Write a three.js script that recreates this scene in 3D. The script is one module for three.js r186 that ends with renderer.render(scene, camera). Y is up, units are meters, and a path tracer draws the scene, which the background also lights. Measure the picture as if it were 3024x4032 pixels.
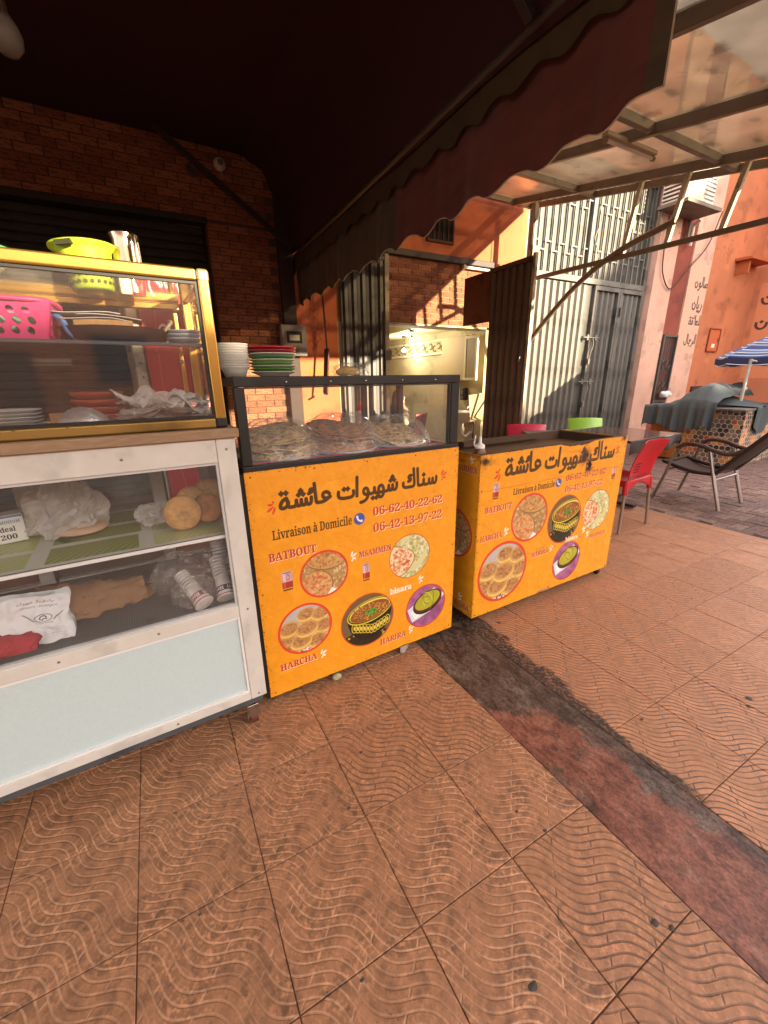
import * as THREE from 'three';
import { RoundedBoxGeometry } from 'three/addons/geometries/RoundedBoxGeometry.js';
import { MarchingCubes } from 'three/addons/objects/MarchingCubes.js';
import { mergeGeometries } from 'three/addons/utils/BufferGeometryUtils.js';

// ---------- camera, sky, sun, exposure ----------
const scene = new THREE.Scene();
const camera = new THREE.PerspectiveCamera(102.86, 3 / 4, 0.05, 200);
camera.position.set(0, 1.2538, 0);
camera.rotation.order = 'YXZ';
camera.rotation.set(-0.314236, -0.498845, -0.014745);
scene.add(camera);

const renderer = new THREE.WebGLRenderer({ antialias: true });
renderer.toneMapping = THREE.LinearToneMapping;
renderer.toneMappingExposure = 4.2;
renderer.shadowMap.enabled = true;

const SUN = new THREE.Vector3(0.53, 0.23, 1).normalize();
{
  const W = 256, H = 128, d = new Float32Array(W * H * 4);
  for (let j = 0; j < H; j++) for (let i = 0; i < W; i++) {
    const up = ((j + 0.5) / H - 0.5) * Math.PI, az = ((i + 0.5) / W - 0.5) * 2 * Math.PI;
    const y = Math.sin(up), x = Math.cos(az) * Math.cos(up), z = Math.sin(az) * Math.cos(up);
    const c = x * SUN.x + y * SUN.y + z * SUN.z, h = Math.max(0, y);
    const k = Math.pow(1 - h, 3), g = Math.pow(Math.max(0, c), 6) * 0.9;
    const o = (j * W + i) * 4;
    d[o] = 0.74 + 0.36 * k + g * 0.95; d[o + 1] = 0.75 + 0.24 * k + g * 0.7; d[o + 2] = 0.82 + 0.02 * k + g * 0.4; d[o + 3] = 1;
    if (y < 0) { d[o] = 0.25; d[o + 1] = 0.2; d[o + 2] = 0.16; }
  }
  const t = new THREE.DataTexture(d, W, H, THREE.RGBAFormat, THREE.FloatType);
  t.mapping = THREE.EquirectangularReflectionMapping; t.magFilter = THREE.LinearFilter; t.needsUpdate = true;
  scene.background = t; scene.environment = t;
}
const sun = new THREE.DirectionalLight(new THREE.Color().setRGB(1, 0.82, 0.56), 5);
sun.position.copy(SUN).multiplyScalar(40); sun.target.position.set(3, 0, -3);
sun.position.add(sun.target.position);
sun.castShadow = true; sun.shadow.radius = 1.3; sun.shadow.mapSize.set(4096, 4096);
Object.assign(sun.shadow.camera, { left: -16, right: 16, top: 14, bottom: -14, near: 1, far: 90 });
sun.name = 'sun';
scene.add(sun, sun.target);

// ---------- helpers ----------
let seed = 12345;
const R = (a = 0, b = 1) => { seed = (Math.imul(seed, 1664525) + 1013904223) >>> 0; return a + (b - a) * (seed / 4294967296); };
const V = (x, y, z) => new THREE.Vector3(x, y, z);
const lerp = (a, b, t) => a + (b - a) * t, cl = (x, a = 0, b = 1) => Math.min(b, Math.max(a, x)), sst = (a, b, x) => { const t = cl((x - a) / (b - a)); return t * t * (3 - 2 * t); };
function hash(x, y, s) { let h = Math.imul(x, 374761393) + Math.imul(y, 668265263) + Math.imul(s, 974711); h = Math.imul(h ^ (h >>> 13), 1274126177); return ((h ^ (h >>> 16)) >>> 0) / 4294967296; }
function vn(x, y, p, s) {
  const xi = Math.floor(x), yi = Math.floor(y), fx = x - xi, fy = y - yi, u = fx * fx * (3 - 2 * fx), v = fy * fy * (3 - 2 * fy), m = (a) => ((a % p) + p) % p;
  const x0 = m(xi), x1 = m(xi + 1), y0 = m(yi), y1 = m(yi + 1);
  return lerp(lerp(hash(x0, y0, s), hash(x1, y0, s), u), lerp(hash(x0, y1, s), hash(x1, y1, s), u), v);
}
function fbm(u, v, p, oct, s = 1) { let a = 0.5, t = 0, n = 0; for (let i = 0; i < oct; i++) { t += a * vn(u * p, v * p, p, s + i * 17); n += a; a *= 0.5; p *= 2; } return t / n; }
const noise3 = (x, y, z) => vn(x + z * 0.73, y + z * 1.31, 4096, 5) - 0.5;
function dtex(w, h, fn, size = [1, 1], srgb = true) {
  const d = new Uint8Array(w * h * 4);
  for (let j = 0; j < h; j++) for (let i = 0; i < w; i++) {
    const c = fn((i + 0.5) / w, (j + 0.5) / h, i, j), o = (j * w + i) * 4, a = c.length ? c : [c, c, c];
    d[o] = cl(a[0]) * 255; d[o + 1] = cl(a[1]) * 255; d[o + 2] = cl(a[2]) * 255; d[o + 3] = 255;
  }
  const t = new THREE.DataTexture(d, w, h); t.wrapS = t.wrapT = THREE.RepeatWrapping; t.magFilter = THREE.LinearFilter; t.minFilter = THREE.LinearMipmapLinearFilter; t.generateMipmaps = true;
  if (srgb) t.colorSpace = THREE.SRGBColorSpace;
  t.repeat.set(1 / size[0], 1 / size[1]); t.needsUpdate = true; return t;
}
function ctex(w, h, draw) {
  const c = document.createElement('canvas'); c.width = w; c.height = h; const x = c.getContext('2d'); draw(x, w, h);
  const t = new THREE.CanvasTexture(c); t.colorSpace = THREE.SRGBColorSpace; return t;
}
// neutral maps that multiply a material's own colour
const mottle = dtex(512, 512, (u, v) => 0.8 + 0.2 * fbm(u, v, 6, 6, 3) - 0.16 * sst(0.6, 0.75, fbm(u, v, 9, 5, 40)), [1.3, 1.3]);
const fineGrain = dtex(256, 256, (u, v) => 0.84 + 0.16 * fbm(u, v, 24, 3, 9), [0.25, 0.25]);
const stain = dtex(512, 512, (u, v) => { const a = fbm(u, v, 5, 6, 21), b = fbm(u, v, 30, 3, 33); return 0.93 - 0.3 * sst(0.53, 0.72, a) * (0.4 + 0.6 * b) - 0.35 * sst(0.78, 0.86, b); }, [0.8, 0.8]);
const plaster = dtex(512, 512, (u, v) => { const a = fbm(u, v, 4, 6, 51), b = fbm(u, v, 40, 3, 63); const t = 0.82 + 0.2 * a - 0.12 * sst(0.56, 0.76, fbm(u, v, 7, 6, 77)) * (0.4 + b) + 0.06 * sst(0.6, 0.66, fbm(u, v, 3, 4, 79)) - 0.15 * sst(0.012, 0.003, Math.abs(fbm(u, v, 3, 5, 83) - 0.5)) * sst(0.5, 0.6, a); return [t, t * (0.985 + 0.03 * (b - 0.5)), t]; }, [1.9, 1.9]);
const woodTex = dtex(512, 256, (u, v) => { const g = fbm(u * 0.5, v, 8, 3, 8), l = 0.5 + 0.5 * Math.sin((v * 40 + g * 9) * 3.1); const t = 0.78 + 0.14 * l * fbm(u, v, 32, 2, 4) + 0.1 * fbm(u, v, 5, 5, 5); return t; }, [0.7, 0.2]);
const weave = dtex(128, 128, (u, v, i, j) => 0.72 + 0.28 * (((i >> 2) + (j >> 2)) % 2) * (0.7 + 0.3 * hash(i >> 2, j >> 2, 4)), [0.05, 0.05]);
const bumpN = dtex(256, 256, (u, v) => fbm(u, v, 16, 5, 91), [0.4, 0.4], false);
const bumpStreak = dtex(256, 256, (u, v) => fbm(u, v, 12, 4, 95), [0.6, 0.6], false);
const C = (hex) => new THREE.Color(hex);
function M(hex, rough = 0.7, o = {}) { return new THREE.MeshPhysicalMaterial({ color: typeof hex === 'string' || typeof hex === 'number' ? C(hex) : hex, roughness: rough, ...o }); }
const glass = M('#ffffff', 0.04, { transmission: 0.985, ior: 1.5, specularIntensity: 1 });
const film = M('#fdfdfb', 0.1, { transmission: 0.94, ior: 1.45, bumpMap: bumpN, bumpScale: 0.006, side: THREE.DoubleSide, flatShading: true });
const bagFilm = M('#f4f3ee', 0.28, { transmission: 0.72, ior: 1.4, side: THREE.DoubleSide, flatShading: true });

// geometry
function uvm(g0) { // non-indexed copy with uv in metres, picked by the face's main direction
  const g = g0.index ? g0.toNonIndexed() : g0, p = g.attributes.position, uv = new Float32Array(p.count * 2), a = V(), b = V(), c = V(), n = V();
  for (let i = 0; i < p.count; i += 3) {
    a.fromBufferAttribute(p, i); b.fromBufferAttribute(p, i + 1); c.fromBufferAttribute(p, i + 2);
    n.copy(b).sub(a).cross(c.clone().sub(a)); const x = Math.abs(n.x), y = Math.abs(n.y), z = Math.abs(n.z);
    [a, b, c].forEach((q, k) => { const o = (i + k) * 2; if (y >= x && y >= z) { uv[o] = q.x; uv[o + 1] = q.z; } else if (x >= z) { uv[o] = q.z; uv[o + 1] = q.y; } else { uv[o] = q.x; uv[o + 1] = q.y; } });
  }
  g.setAttribute('uv', new THREE.BufferAttribute(uv, 2));
  for (const k of Object.keys(g.attributes)) if (!['position', 'normal', 'uv'].includes(k)) g.deleteAttribute(k);
  g.clearGroups(); return g;
}
function bb(x0, x1, y0, y1, z0, z1, r = 0) {
  const w = x1 - x0, h = y1 - y0, d = z1 - z0, q = Math.min(r, w / 2.2, h / 2.2, d / 2.2);
  const g = r > 0 ? new RoundedBoxGeometry(w, h, d, 1, q) : new THREE.BoxGeometry(w, h, d);
  g.translate((x0 + x1) / 2, (y0 + y1) / 2, (z0 + z1) / 2); return uvm(g);
}
const cyl = (r0, r1, y0, y1, x = 0, z = 0, n = 20) => uvm(new THREE.CylinderGeometry(r1, r0, y1 - y0, n).translate(x, (y0 + y1) / 2, z));
const lathe = (pts, n = 28) => uvm(new THREE.LatheGeometry(pts.map((p) => new THREE.Vector2(p[0], p[1])), n));
const tube = (pts, r, seg = 24, n = 8, closed = false) => uvm(new THREE.TubeGeometry(new THREE.CatmullRomCurve3(pts.map((p) => V(...p)), closed, 'centripetal'), seg, r, n, closed));
function bar(p, q, r, n = 10) { const a = V(...p), b = V(...q), l = a.distanceTo(b), g = new THREE.CylinderGeometry(r, r, l, n); g.applyQuaternion(new THREE.Quaternion().setFromUnitVectors(V(0, 1, 0), b.clone().sub(a).normalize())); g.translate(...a.add(b).multiplyScalar(0.5).toArray()); return uvm(g); }
function beam(p, q, w, h) { // square section along p-q, h upright
  const a = V(...p), b = V(...q), g = new RoundedBoxGeometry(w, h, a.distanceTo(b), 1, Math.min(w, h) * 0.12), m = new THREE.Matrix4().lookAt(a, b, V(0, 1, 0)); g.applyMatrix4(m); g.translate((a.x + b.x) / 2, (a.y + b.y) / 2, (a.z + b.z) / 2); return uvm(g);
}
function ext(pts, depth, bevel = 0) { const s = new THREE.Shape(pts.map((p) => new THREE.Vector2(p[0], p[1]))); return uvm(new THREE.ExtrudeGeometry(s, { depth, bevelEnabled: bevel > 0, bevelSize: bevel, bevelThickness: bevel, bevelSegments: 1 })); }
function sheet(f, nu, nv, th = 0, unitUV = false) { // surface f(u,v) -> [x,y,z]; th > 0 closes it to a slab
  const P = [], N = [], e = 1e-3;
  for (let j = 0; j <= nv; j++) for (let i = 0; i <= nu; i++) {
    const u = i / nu, v = j / nv, p = V(...f(u, v)), du = V(...f(Math.min(1, u + e), v)).sub(V(...f(Math.max(0, u - e), v))), dv = V(...f(u, Math.min(1, v + e))).sub(V(...f(u, Math.max(0, v - e))));
    P.push(p); N.push(du.cross(dv).normalize());
  }
  const pos = [], uv = [], idx = [], id = (i, j) => j * (nu + 1) + i, n = P.length;
  for (let k = 0; k < n; k++) { pos.push(P[k].x, P[k].y, P[k].z); uv.push((k % (nu + 1)) / nu, Math.floor(k / (nu + 1)) / nv); }
  if (th) for (let k = 0; k < n; k++) { pos.push(P[k].x - N[k].x * th, P[k].y - N[k].y * th, P[k].z - N[k].z * th); uv.push((k % (nu + 1)) / nu, Math.floor(k / (nu + 1)) / nv); }
  for (let j = 0; j < nv; j++) for (let i = 0; i < nu; i++) { const a = id(i, j), b = id(i + 1, j), c = id(i + 1, j + 1), d = id(i, j + 1); idx.push(a, b, c, a, c, d); if (th) idx.push(n + a, n + c, n + b, n + a, n + d, n + c); }
  if (th) { const rim = []; for (let i = 0; i < nu; i++) rim.push([id(i, 0), id(i + 1, 0)]); for (let j = 0; j < nv; j++) rim.push([id(nu, j), id(nu, j + 1)]); for (let i = nu; i > 0; i--) rim.push([id(i, nv), id(i - 1, nv)]); for (let j = nv; j > 0; j--) rim.push([id(0, j), id(0, j - 1)]); for (const [a, b] of rim) idx.push(a, n + a, b, b, n + a, n + b); }
  const g = new THREE.BufferGeometry(); g.setAttribute('position', new THREE.Float32BufferAttribute(pos, 3)); g.setAttribute('uv', new THREE.Float32BufferAttribute(uv, 2)); g.setIndex(idx); g.computeVertexNormals();
  return unitUV ? g : uvm(g);
}
function slab(w, h, d, c) { // centred block whose +y edges are chamfered by c: 18 triangles; uv 0..1 over the top
  const x = w / 2, z = d / 2, t = [[-x + c, h, -z + c], [x - c, h, -z + c], [x - c, h, z - c], [-x + c, h, z - c]], m = [[-x, h - c, -z], [x, h - c, -z], [x, h - c, z], [-x, h - c, z]], b = m.map((p) => [p[0], 0, p[2]]), pos = [], uv = [];
  const q = (A, B, D, E) => { for (const p of [A, D, B, A, E, D]) { pos.push(...p); uv.push(p[0] / w + 0.5, 0.5 - p[2] / d); } };
  q(...t); for (let i = 0; i < 4; i++) { const k = (i + 1) % 4; q(m[i], m[k], t[k], t[i]); q(b[i], b[k], m[k], m[i]); }
  const g = new THREE.BufferGeometry(); g.setAttribute('position', new THREE.Float32BufferAttribute(pos, 3)); g.setAttribute('uv', new THREE.Float32BufferAttribute(uv, 2)); g.computeVertexNormals(); return g;
}
const taken = {};
const numbered = (n) => { const k = (taken[n] = (taken[n] ?? -1) + 1); return k ? n + '_' + String(k).padStart(3, '0') : n; };
function shade(o) { o.castShadow = true; o.receiveShadow = true; return o; }
function mesh(name, geos, mat, parent) {
  const list = Array.isArray(geos) ? geos : [geos], o = shade(new THREE.Mesh(list.length > 1 ? mergeGeometries(list) : list[0], mat)); o.name = name; if (parent) parent.add(o); return o;
}
function thing(name, label, category, pos = [0, 0, 0], ry = 0, group) {
  const o = new THREE.Group(); o.name = numbered(name); o.position.set(...pos); o.rotation.y = ry; o.userData = { label, category }; if (group) o.userData.group = group; scene.add(o); return o;
}
function solo(name, label, category, geos, mat, pos = [0, 0, 0], ry = 0, group) { const o = mesh(numbered(name), geos, mat); o.position.set(...pos); o.rotation.y = ry; o.userData = { label, category }; if (group) o.userData.group = group; scene.add(o); return o; }
function struct(name, geos, mat) { const o = geos ? mesh(numbered(name), geos, mat) : new THREE.Group(); o.name = o.name || numbered(name); o.userData.kind = 'structure'; scene.add(o); return o; }
function dup(src, label, pos, ry, group) { const o = src.clone(); o.name = numbered(src.name.replace(/_\d{3}$/, '')); o.userData = { ...src.userData, label }; if (group) o.userData.group = group; o.position.set(...pos); o.rotation.y = ry; scene.add(o); return o; }
// frames that carry several things (world position of a local point on the carts and the showcase)
function frame(x, z, deg) { const a = deg * Math.PI / 180, c = Math.cos(a), s = Math.sin(a); return { ry: a, at: (lx, y, lz) => [x + lx * c + lz * s, y, z - lx * s + lz * c] }; }
const SHOW = frame(0.203, -1.312, 2.48), CART1 = frame(0.23, -1.397, 2.15), CART2 = frame(1.293, -1.428, 1.8);
// ---------- ground ----------
const T = 0.3, ZW = -5.2;
struct('ground', bb(-60, 60, -0.3, -0.034, -60, 60), M('#6d5a4d', 0.95, { map: mottle }));
const grout = struct('terrace_floor', bb(-7, 4.108, -0.033, -0.0045, -8.9, 3.2), M('#7d563e', 0.95, { map: mottle }));
// wavy grooves cut by short ticks, along the tile's diagonal; how much dirt or pale dust sits in them differs by variant
function groove(u, v) {
  const a = u * T, b = (1 - v) * T, s = a + b, d = a - b - 0.024 * Math.sin((2 * Math.PI * s) / T), k = d / 0.03, band = Math.floor(k), f = Math.abs(k - Math.round(k)) * 0.03 * 0.66;
  const c = s / 0.15, ci = Math.round(c), t = Math.abs(c - ci) * 0.15 * 0.7071;
  const tick = ((band + ci) & 1) === 0 ? sst(0.0028, 0.0013, t) * sst(0.0005, 0.004, f + 0.002) : 0;
  return Math.max(sst(0.0034, 0.0011, f), tick);
}
const tileBump = dtex(512, 512, (u, v) => 1 - groove(u, v) * 0.85 - 0.12 * fbm(u, v, 40, 2, 6), [1, 1], false);
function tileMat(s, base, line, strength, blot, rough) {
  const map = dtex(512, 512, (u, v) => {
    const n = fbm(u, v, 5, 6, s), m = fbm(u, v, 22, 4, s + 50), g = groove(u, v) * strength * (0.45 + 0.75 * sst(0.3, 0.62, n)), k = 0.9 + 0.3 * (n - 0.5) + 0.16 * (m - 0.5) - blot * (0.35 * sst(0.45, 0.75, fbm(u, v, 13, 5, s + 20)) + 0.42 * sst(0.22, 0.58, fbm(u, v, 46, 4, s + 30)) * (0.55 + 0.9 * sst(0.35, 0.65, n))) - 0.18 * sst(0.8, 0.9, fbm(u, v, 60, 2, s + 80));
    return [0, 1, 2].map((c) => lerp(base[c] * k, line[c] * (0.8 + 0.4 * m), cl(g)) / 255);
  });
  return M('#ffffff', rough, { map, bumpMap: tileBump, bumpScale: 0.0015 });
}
const CLAY = [198, 137, 97], PALE = [204, 156, 120], SOIL = [96, 68, 55]; // one clay for every tile; what differs is the dust or soil in the grooves and the trodden-in marks, thickened on the left to paint in its shade
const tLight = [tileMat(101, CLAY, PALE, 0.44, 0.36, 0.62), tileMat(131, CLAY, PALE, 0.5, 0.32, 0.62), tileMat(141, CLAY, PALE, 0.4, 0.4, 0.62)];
const tMix = [tileMat(161, CLAY, PALE, 0.5, 0.36, 0.6), tileMat(191, CLAY, SOIL, 0.6, 0.26, 0.6)];
const tDark = [tileMat(221, CLAY, SOIL, 0.95, 0.1, 0.6), tileMat(251, CLAY, SOIL, 0.88, 0.07, 0.6), tileMat(261, CLAY, SOIL, 0.75, 0.12, 0.6)];
const tWorn = [tileMat(281, CLAY, SOIL, 0.2, 0.08, 0.55), tileMat(311, CLAY, SOIL, 0.38, 0.12, 0.55)];
const tileG = slab(0.2976, 0.016, 0.2976, 0.0016), tileEdge = slab(0.1215, 0.016, 0.2976, 0.0016);
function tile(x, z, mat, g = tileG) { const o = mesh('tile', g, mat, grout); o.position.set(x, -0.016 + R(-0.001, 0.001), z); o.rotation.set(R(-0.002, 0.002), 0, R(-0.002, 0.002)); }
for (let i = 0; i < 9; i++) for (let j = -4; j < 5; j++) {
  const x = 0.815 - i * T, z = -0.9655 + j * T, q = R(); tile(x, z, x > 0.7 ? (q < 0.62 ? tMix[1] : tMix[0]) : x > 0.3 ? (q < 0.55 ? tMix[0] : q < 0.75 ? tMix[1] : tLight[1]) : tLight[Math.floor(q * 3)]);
}
for (let i = 0; i < 10; i++) for (let j = -13; j < 6; j++) {
  const x = 1.435 + i * T, z = -1.093 + j * T, q = R(); const m = x < 2.2 ? tDark[Math.floor(q * 3)] : x < 2.9 ? (q < 0.6 ? tDark[1] : tWorn[1]) : (q < 0.25 ? tDark[1] : tWorn[q < 0.6 ? 0 : 1]);
  if (i < 9) tile(x, z, m); else tile(4.0465, z, m, tileEdge);
}
// red painted band with trodden-in black grime
const bandMap = dtex(256, 2048, (u, v) => {
  const z = lerp(0.8, -2.8, v), x = u, n = fbm(u * 0.25, v * 2, 6, 6, 401), m = fbm(u * 0.3, v * 3, 24, 4, 431), w = fbm(u * 0.2, v * 2.2, 12, 5, 451);
  const dark = cl(sst(-0.82, -0.98, z + (n - 0.5) * 0.9 + (m - 0.5) * 0.35 - (x - 0.5) * 0.35) + 0.8 * sst(0.7, 0.9, x + (n - 0.5) * 0.9 + (m - 0.5) * 0.3) * sst(0.4, -0.5, z) + 0.6 * sst(0.54, 0.64, w) + 0.3 * sst(0.55, 0.75, m)) * (0.75 + 0.5 * (m - 0.3));
  const gr = fbm(u * 0.5, v * 5.6, 120, 2, 461) - 0.5, sc = sst(0.5, 0.62, fbm(u * 0.9, v * 4, 30, 3, 463)) * 0.25, mm = m - 0.5 + gr * 0.7 - sc, red = [124 + 80 * mm, 73 + 60 * mm, 55 + 52 * mm], blk = [76 + 90 * mm, 64 + 80 * mm, 55 + 74 * mm];
  const gum = sst(0.74, 0.79, fbm(u * 0.3, v * 3.4, 9, 4, 471)) * 0.6;
  return [0, 1, 2].map((c) => lerp(lerp(red[c], blk[c], dark), 140 - c * 6, gum) / 255);
});
{ const g = bb(0.9665, 1.2835, -0.03, -0.0015, -2.8, 0.8, 0.002), p = g.attributes.position, uv = g.attributes.uv; for (let i = 0; i < p.count; i++) uv.setXY(i, (p.getX(i) - 0.9665) / 0.317, (0.8 - p.getZ(i)) / 3.6); struct('floor_band', g, M('#ffffff', 0.55, { map: bandMap })); }
struct('floor_band', bb(0.9665, 1.2835, -0.03, -0.002, -5.2, -2.801), M('#433730', 0.7, { map: mottle }));
// grime dragged from the band over the first tiles beside it
{
  const a = dtex(512, 1024, (u, v) => { const z = lerp(-0.25, -1.75, v), n = fbm(u, v * 2, 10, 6, 501), m = fbm(u, v * 2, 44, 4, 521), reach = 0.12 + 0.5 * sst(-0.45, -1.25, z) * (0.55 + 0.9 * (fbm(0.3, v, 9, 3, 541) - 0.3)); const k = sst(reach, 0.0, u) * 1.15 + (n - 0.5) * 1.5; return sst(0.38, 0.7, k) * sst(0.32, 0.55, m + k * 0.2) * sst(0.02, 0.12, v) * sst(0, 0.06, 1 - v) * (0.35 + 0.55 * sst(0.36, 0.6, fbm(u, v * 2, 70, 3, 561)) * sst(0.3, 0.5, fbm(u * 0.5, v * 3, 30, 3, 571) + k * 0.15)); }, [1, 1], false);
  const g = new THREE.PlaneGeometry(0.42, 1.5); g.rotateX(-Math.PI / 2); const uv = g.attributes.uv; for (let i = 0; i < uv.count; i++) uv.setY(i, 1 - uv.getY(i)); for (let i = 0; i < uv.count; i++) uv.setY(i, 1 - uv.getY(i));
  const o = struct('floor_grime', g, M('#3a302a', 0.75, { alphaMap: a, transparent: true })); o.position.set(1.279 + 0.21, 0.0012, -1.0);
}
// flattened gum and dried spots
{ const dots = [], pts = [[0.86, -0.245, 0.012], [0.885, -0.22, 0.009], [0.52, -0.31, 0.013], [0.77, -0.6, 0.007], [0.8, -0.52, 0.008], [1.93, -0.47, 0.018], [1.88, -0.45, 0.012], [2.25, -0.35, 0.01], [1.45, -0.62, 0.008], [0.33, -0.86, 0.006], [0.45, -1.02, 0.007], [-0.1, -0.8, 0.005], [2.6, -1.0, 0.008], [0.2, -0.5, 0.005], [-0.3, -0.62, 0.005]];
  for (const [x, z, r0] of pts) { const r = r0 * 0.66; dots.push(sheet((u, v) => { const t = u * 6.2832, k = r * v * (0.7 + 0.6 * vn(Math.cos(t) * 1.5 + 5 + x * 9, Math.sin(t) * 1.5 + 5, 64, 7)); return [x + Math.cos(t) * k * 1.3, 0.0012 + 0.0016 * (1 - v * v), z - Math.sin(t) * k]; }, 14, 3)); }
  const o = mesh('gum_spots', dots, M('#3d342f', 0.7)); o.userData = { kind: 'stuff', label: 'dark flattened gum spots on the tiles' }; grout.add(o); }
// brown pavers beyond the terrace
const street = struct('paved_street', bb(4.11, 30, -0.034, -0.019, -5.2, 14), M('#54433c', 0.95, { map: mottle }));
const pv = ['#866659', '#7b5c51', '#8f7062', '#745a52'].map((h) => M(h, 0.85, { map: stain, bumpMap: bumpN, bumpScale: 0.003 }));
{ const g1 = slab(0.193, 0.03, 0.093, 0.004), g2 = slab(0.093, 0.03, 0.193, 0.004), list = [];
  for (let i = -4; i < 60; i++) for (let j = -52; j < 30; j++) { const c = (((i - j) % 4) + 4) % 4; let x, z, h; if (c === 0) { x = i * 0.1 + 0.1; z = j * 0.1 + 0.05; h = 1; } else if (c === 3) { x = i * 0.1 + 0.05; z = j * 0.1 + 0.1; h = 0; } else continue; x += 4.11; if (x - (h ? 0.1 : 0.05) < 4.105 || x > 9.6 || z < -5.1 || z > 0.5) continue; list.push([x, z, h, Math.hypot(x, z + 0.3) + (z > -0.9 ? 9 : 0)]); }
  list.sort((a, b) => a[3] - b[3]); const rest = [];
  list.forEach(([x, z, h], k) => { const y = -0.042 + R(-0.004, 0.004), rx = R(-0.02, 0.02), rz = R(-0.02, 0.02); if (k < 290) { const o = mesh('paver', h ? g1 : g2, pv[Math.floor(R(0, 4))], street); o.position.set(x, y, z); o.rotation.set(rx, 0, rz); } else { const g = (h ? g1 : g2).clone(); g.rotateX(rx); g.rotateZ(rz); g.translate(x, y, z); rest.push(g); } });
  const o = mesh('pavers', rest, pv[1], street); o.userData.kind = 'stuff'; }

// ---------- the snack bar's wall ----------
const brickM = ['#a5694a', '#9a6043', '#ae7250', '#945b41'].map((h) => M(h, 0.9, { map: stain, bumpMap: bumpN, bumpScale: 0.003 })), mortarM = M('#b98a66', 0.95, { map: mottle });
const brickG = slab(0.199, 0.03, 0.063, 0.004).rotateX(Math.PI / 2), halfG = slab(0.094, 0.03, 0.063, 0.004).rotateX(Math.PI / 2);
function bricks(parent, x0, x1, y0, y1, z, skip = () => false, far = () => false, mats = brickM) {
  let row = 0; const rest = [];
  for (let y = y0 + 0.036; y < y1 - 0.02; y += 0.072, row++) for (let x = x0 + (row & 1 ? 0.052 : 0.105); x < x1 + 0.05; x += 0.21) {
    const first = row & 1 && x < x0 + 0.1, over = x + 0.1 > x1, g = first || over ? halfG : brickG, px = over ? Math.min(x - 0.05, x1 - 0.05) : x; if (skip(px, y)) { if (first) x -= 0.053; continue; }
    if (far(px, y)) { const c = g.clone(); c.translate(px, y, z - 0.022); rest.push(c); } else { const o = mesh('brick', g, mats[Math.floor(R(0, 4))], parent); o.position.set(px, y, z - 0.022 + R(-0.002, 0.002)); }
    if (first) x -= 0.053;
  }
  if (rest.length) mesh('bricks', rest, brickM[0], parent).userData.kind = 'stuff';
}
{
  const w = thing('brick_wall', 'dark brick wall of the snack bar behind the display cases', 'wall');
  mesh('wall_core', [bb(-7, 0.78, 2.85, 4.9, ZW - 0.3, ZW), bb(0.78, 1.5, 0, 4.9, ZW - 0.3, ZW), bb(-7, -3.2, 0, 2.85, ZW - 0.3, ZW), bb(-3.3, 0.9, 0, 3.0, ZW - 0.6, ZW - 0.45), bb(-3.2, 0.78, 2.851, 2.9, ZW - 0.45, ZW - 0.3)], M('#624a38', 0.95, { map: mottle }), w);  // mortar darker than on the sunlit wall: shade put into its colour
  bricks(w, -1.1, 1.5, 2.85, 3.5, ZW); bricks(w, 0.79, 1.5, 0.45, 2.85, ZW);
  mesh('added_partition', bb(-2.7, -2.5, 0, 3.75, ZW, -1.6), M('#5d3a2b', 0.9, { map: mottle }), w);  // unseen wall added to cut the light reaching the bricks
  mesh('lintel', bb(-3.2, 0.8, 2.8, 2.86, ZW - 0.1, ZW + 0.03, 0.008), M('#2a2521', 0.6, { map: mottle }), w);
  const s = thing('roller_shutter', 'dark closed roller shutter behind the gold display case', 'shutter', [-1.2, 0, ZW - 0.16]);
  const sm = M('#3a3931', 0.85, { map: stain }), sg = ext([[0, 0], [0.02, 0.012], [0.026, 0.04], [0.02, 0.068], [0, 0.078], [-0.01, 0.078], [-0.01, 0]], 3.92).rotateY(Math.PI / 2).translate(-1.96, 0, 0);
  for (let k = 0; k < 35; k++) { const o = mesh('slat', sg, sm, s); o.position.y = 0.01 + k * 0.08; o.rotation.y = Math.PI; o.position.z = 0; o.rotation.y = 0; o.scale.z = -1; }
}
{ // fridge
  const f = thing('drinks_fridge', 'red soft drink fridge with white script lettering behind the gold case', 'fridge', [-0.06, 0, -4.3], 0.1);
  const red = M('#b3141c', 0.35, { clearcoat: 0.4 }), cream = M('#d9cdb4', 0.5, { map: stain });
  mesh('cabinet', bb(-0.02, 0.56, 0.1, 1.98, -0.55, 0, 0.012), cream, f); mesh('plinth', bb(0, 0.54, 0, 0.1, -0.5, -0.03), M('#222', 0.7), f);
  const t = ctex(512, 1024, (x, w, h) => { x.fillStyle = '#b0121b'; x.fillRect(0, 0, w, h); x.strokeStyle = 'rgba(255,255,255,.5)'; x.lineWidth = 5; x.strokeStyle = '#c9606a'; x.beginPath(); x.moveTo(140, 0); x.bezierCurveTo(60, 400, 90, 700, 170, 1024); x.stroke(); x.fillStyle = '#f3e6e0'; x.strokeStyle = '#f3e6e0'; script(x, 120, 560, 95); script(x, 120, 200, 95); });
  const d = mesh('door', bb(0.075, 0.555, 0.13, 1.95, 0.001, 0.045, 0.01), red, f);
  const g = new THREE.PlaneGeometry(0.46, 1.78); g.translate(0.315, 1.04, 0.0475); mesh('door_print', g, M('#fff', 0.35, { map: t }), d);
  mesh('hinge_strip', bb(-0.015, 0.066, 0.13, 1.95, 0.001, 0.03, 0.006), cream, f); mesh('handle', bb(0.5, 0.52, 0.9, 1.2, 0.046, 0.075, 0.006), M('#1c1a19', 0.4), d);
}
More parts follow.
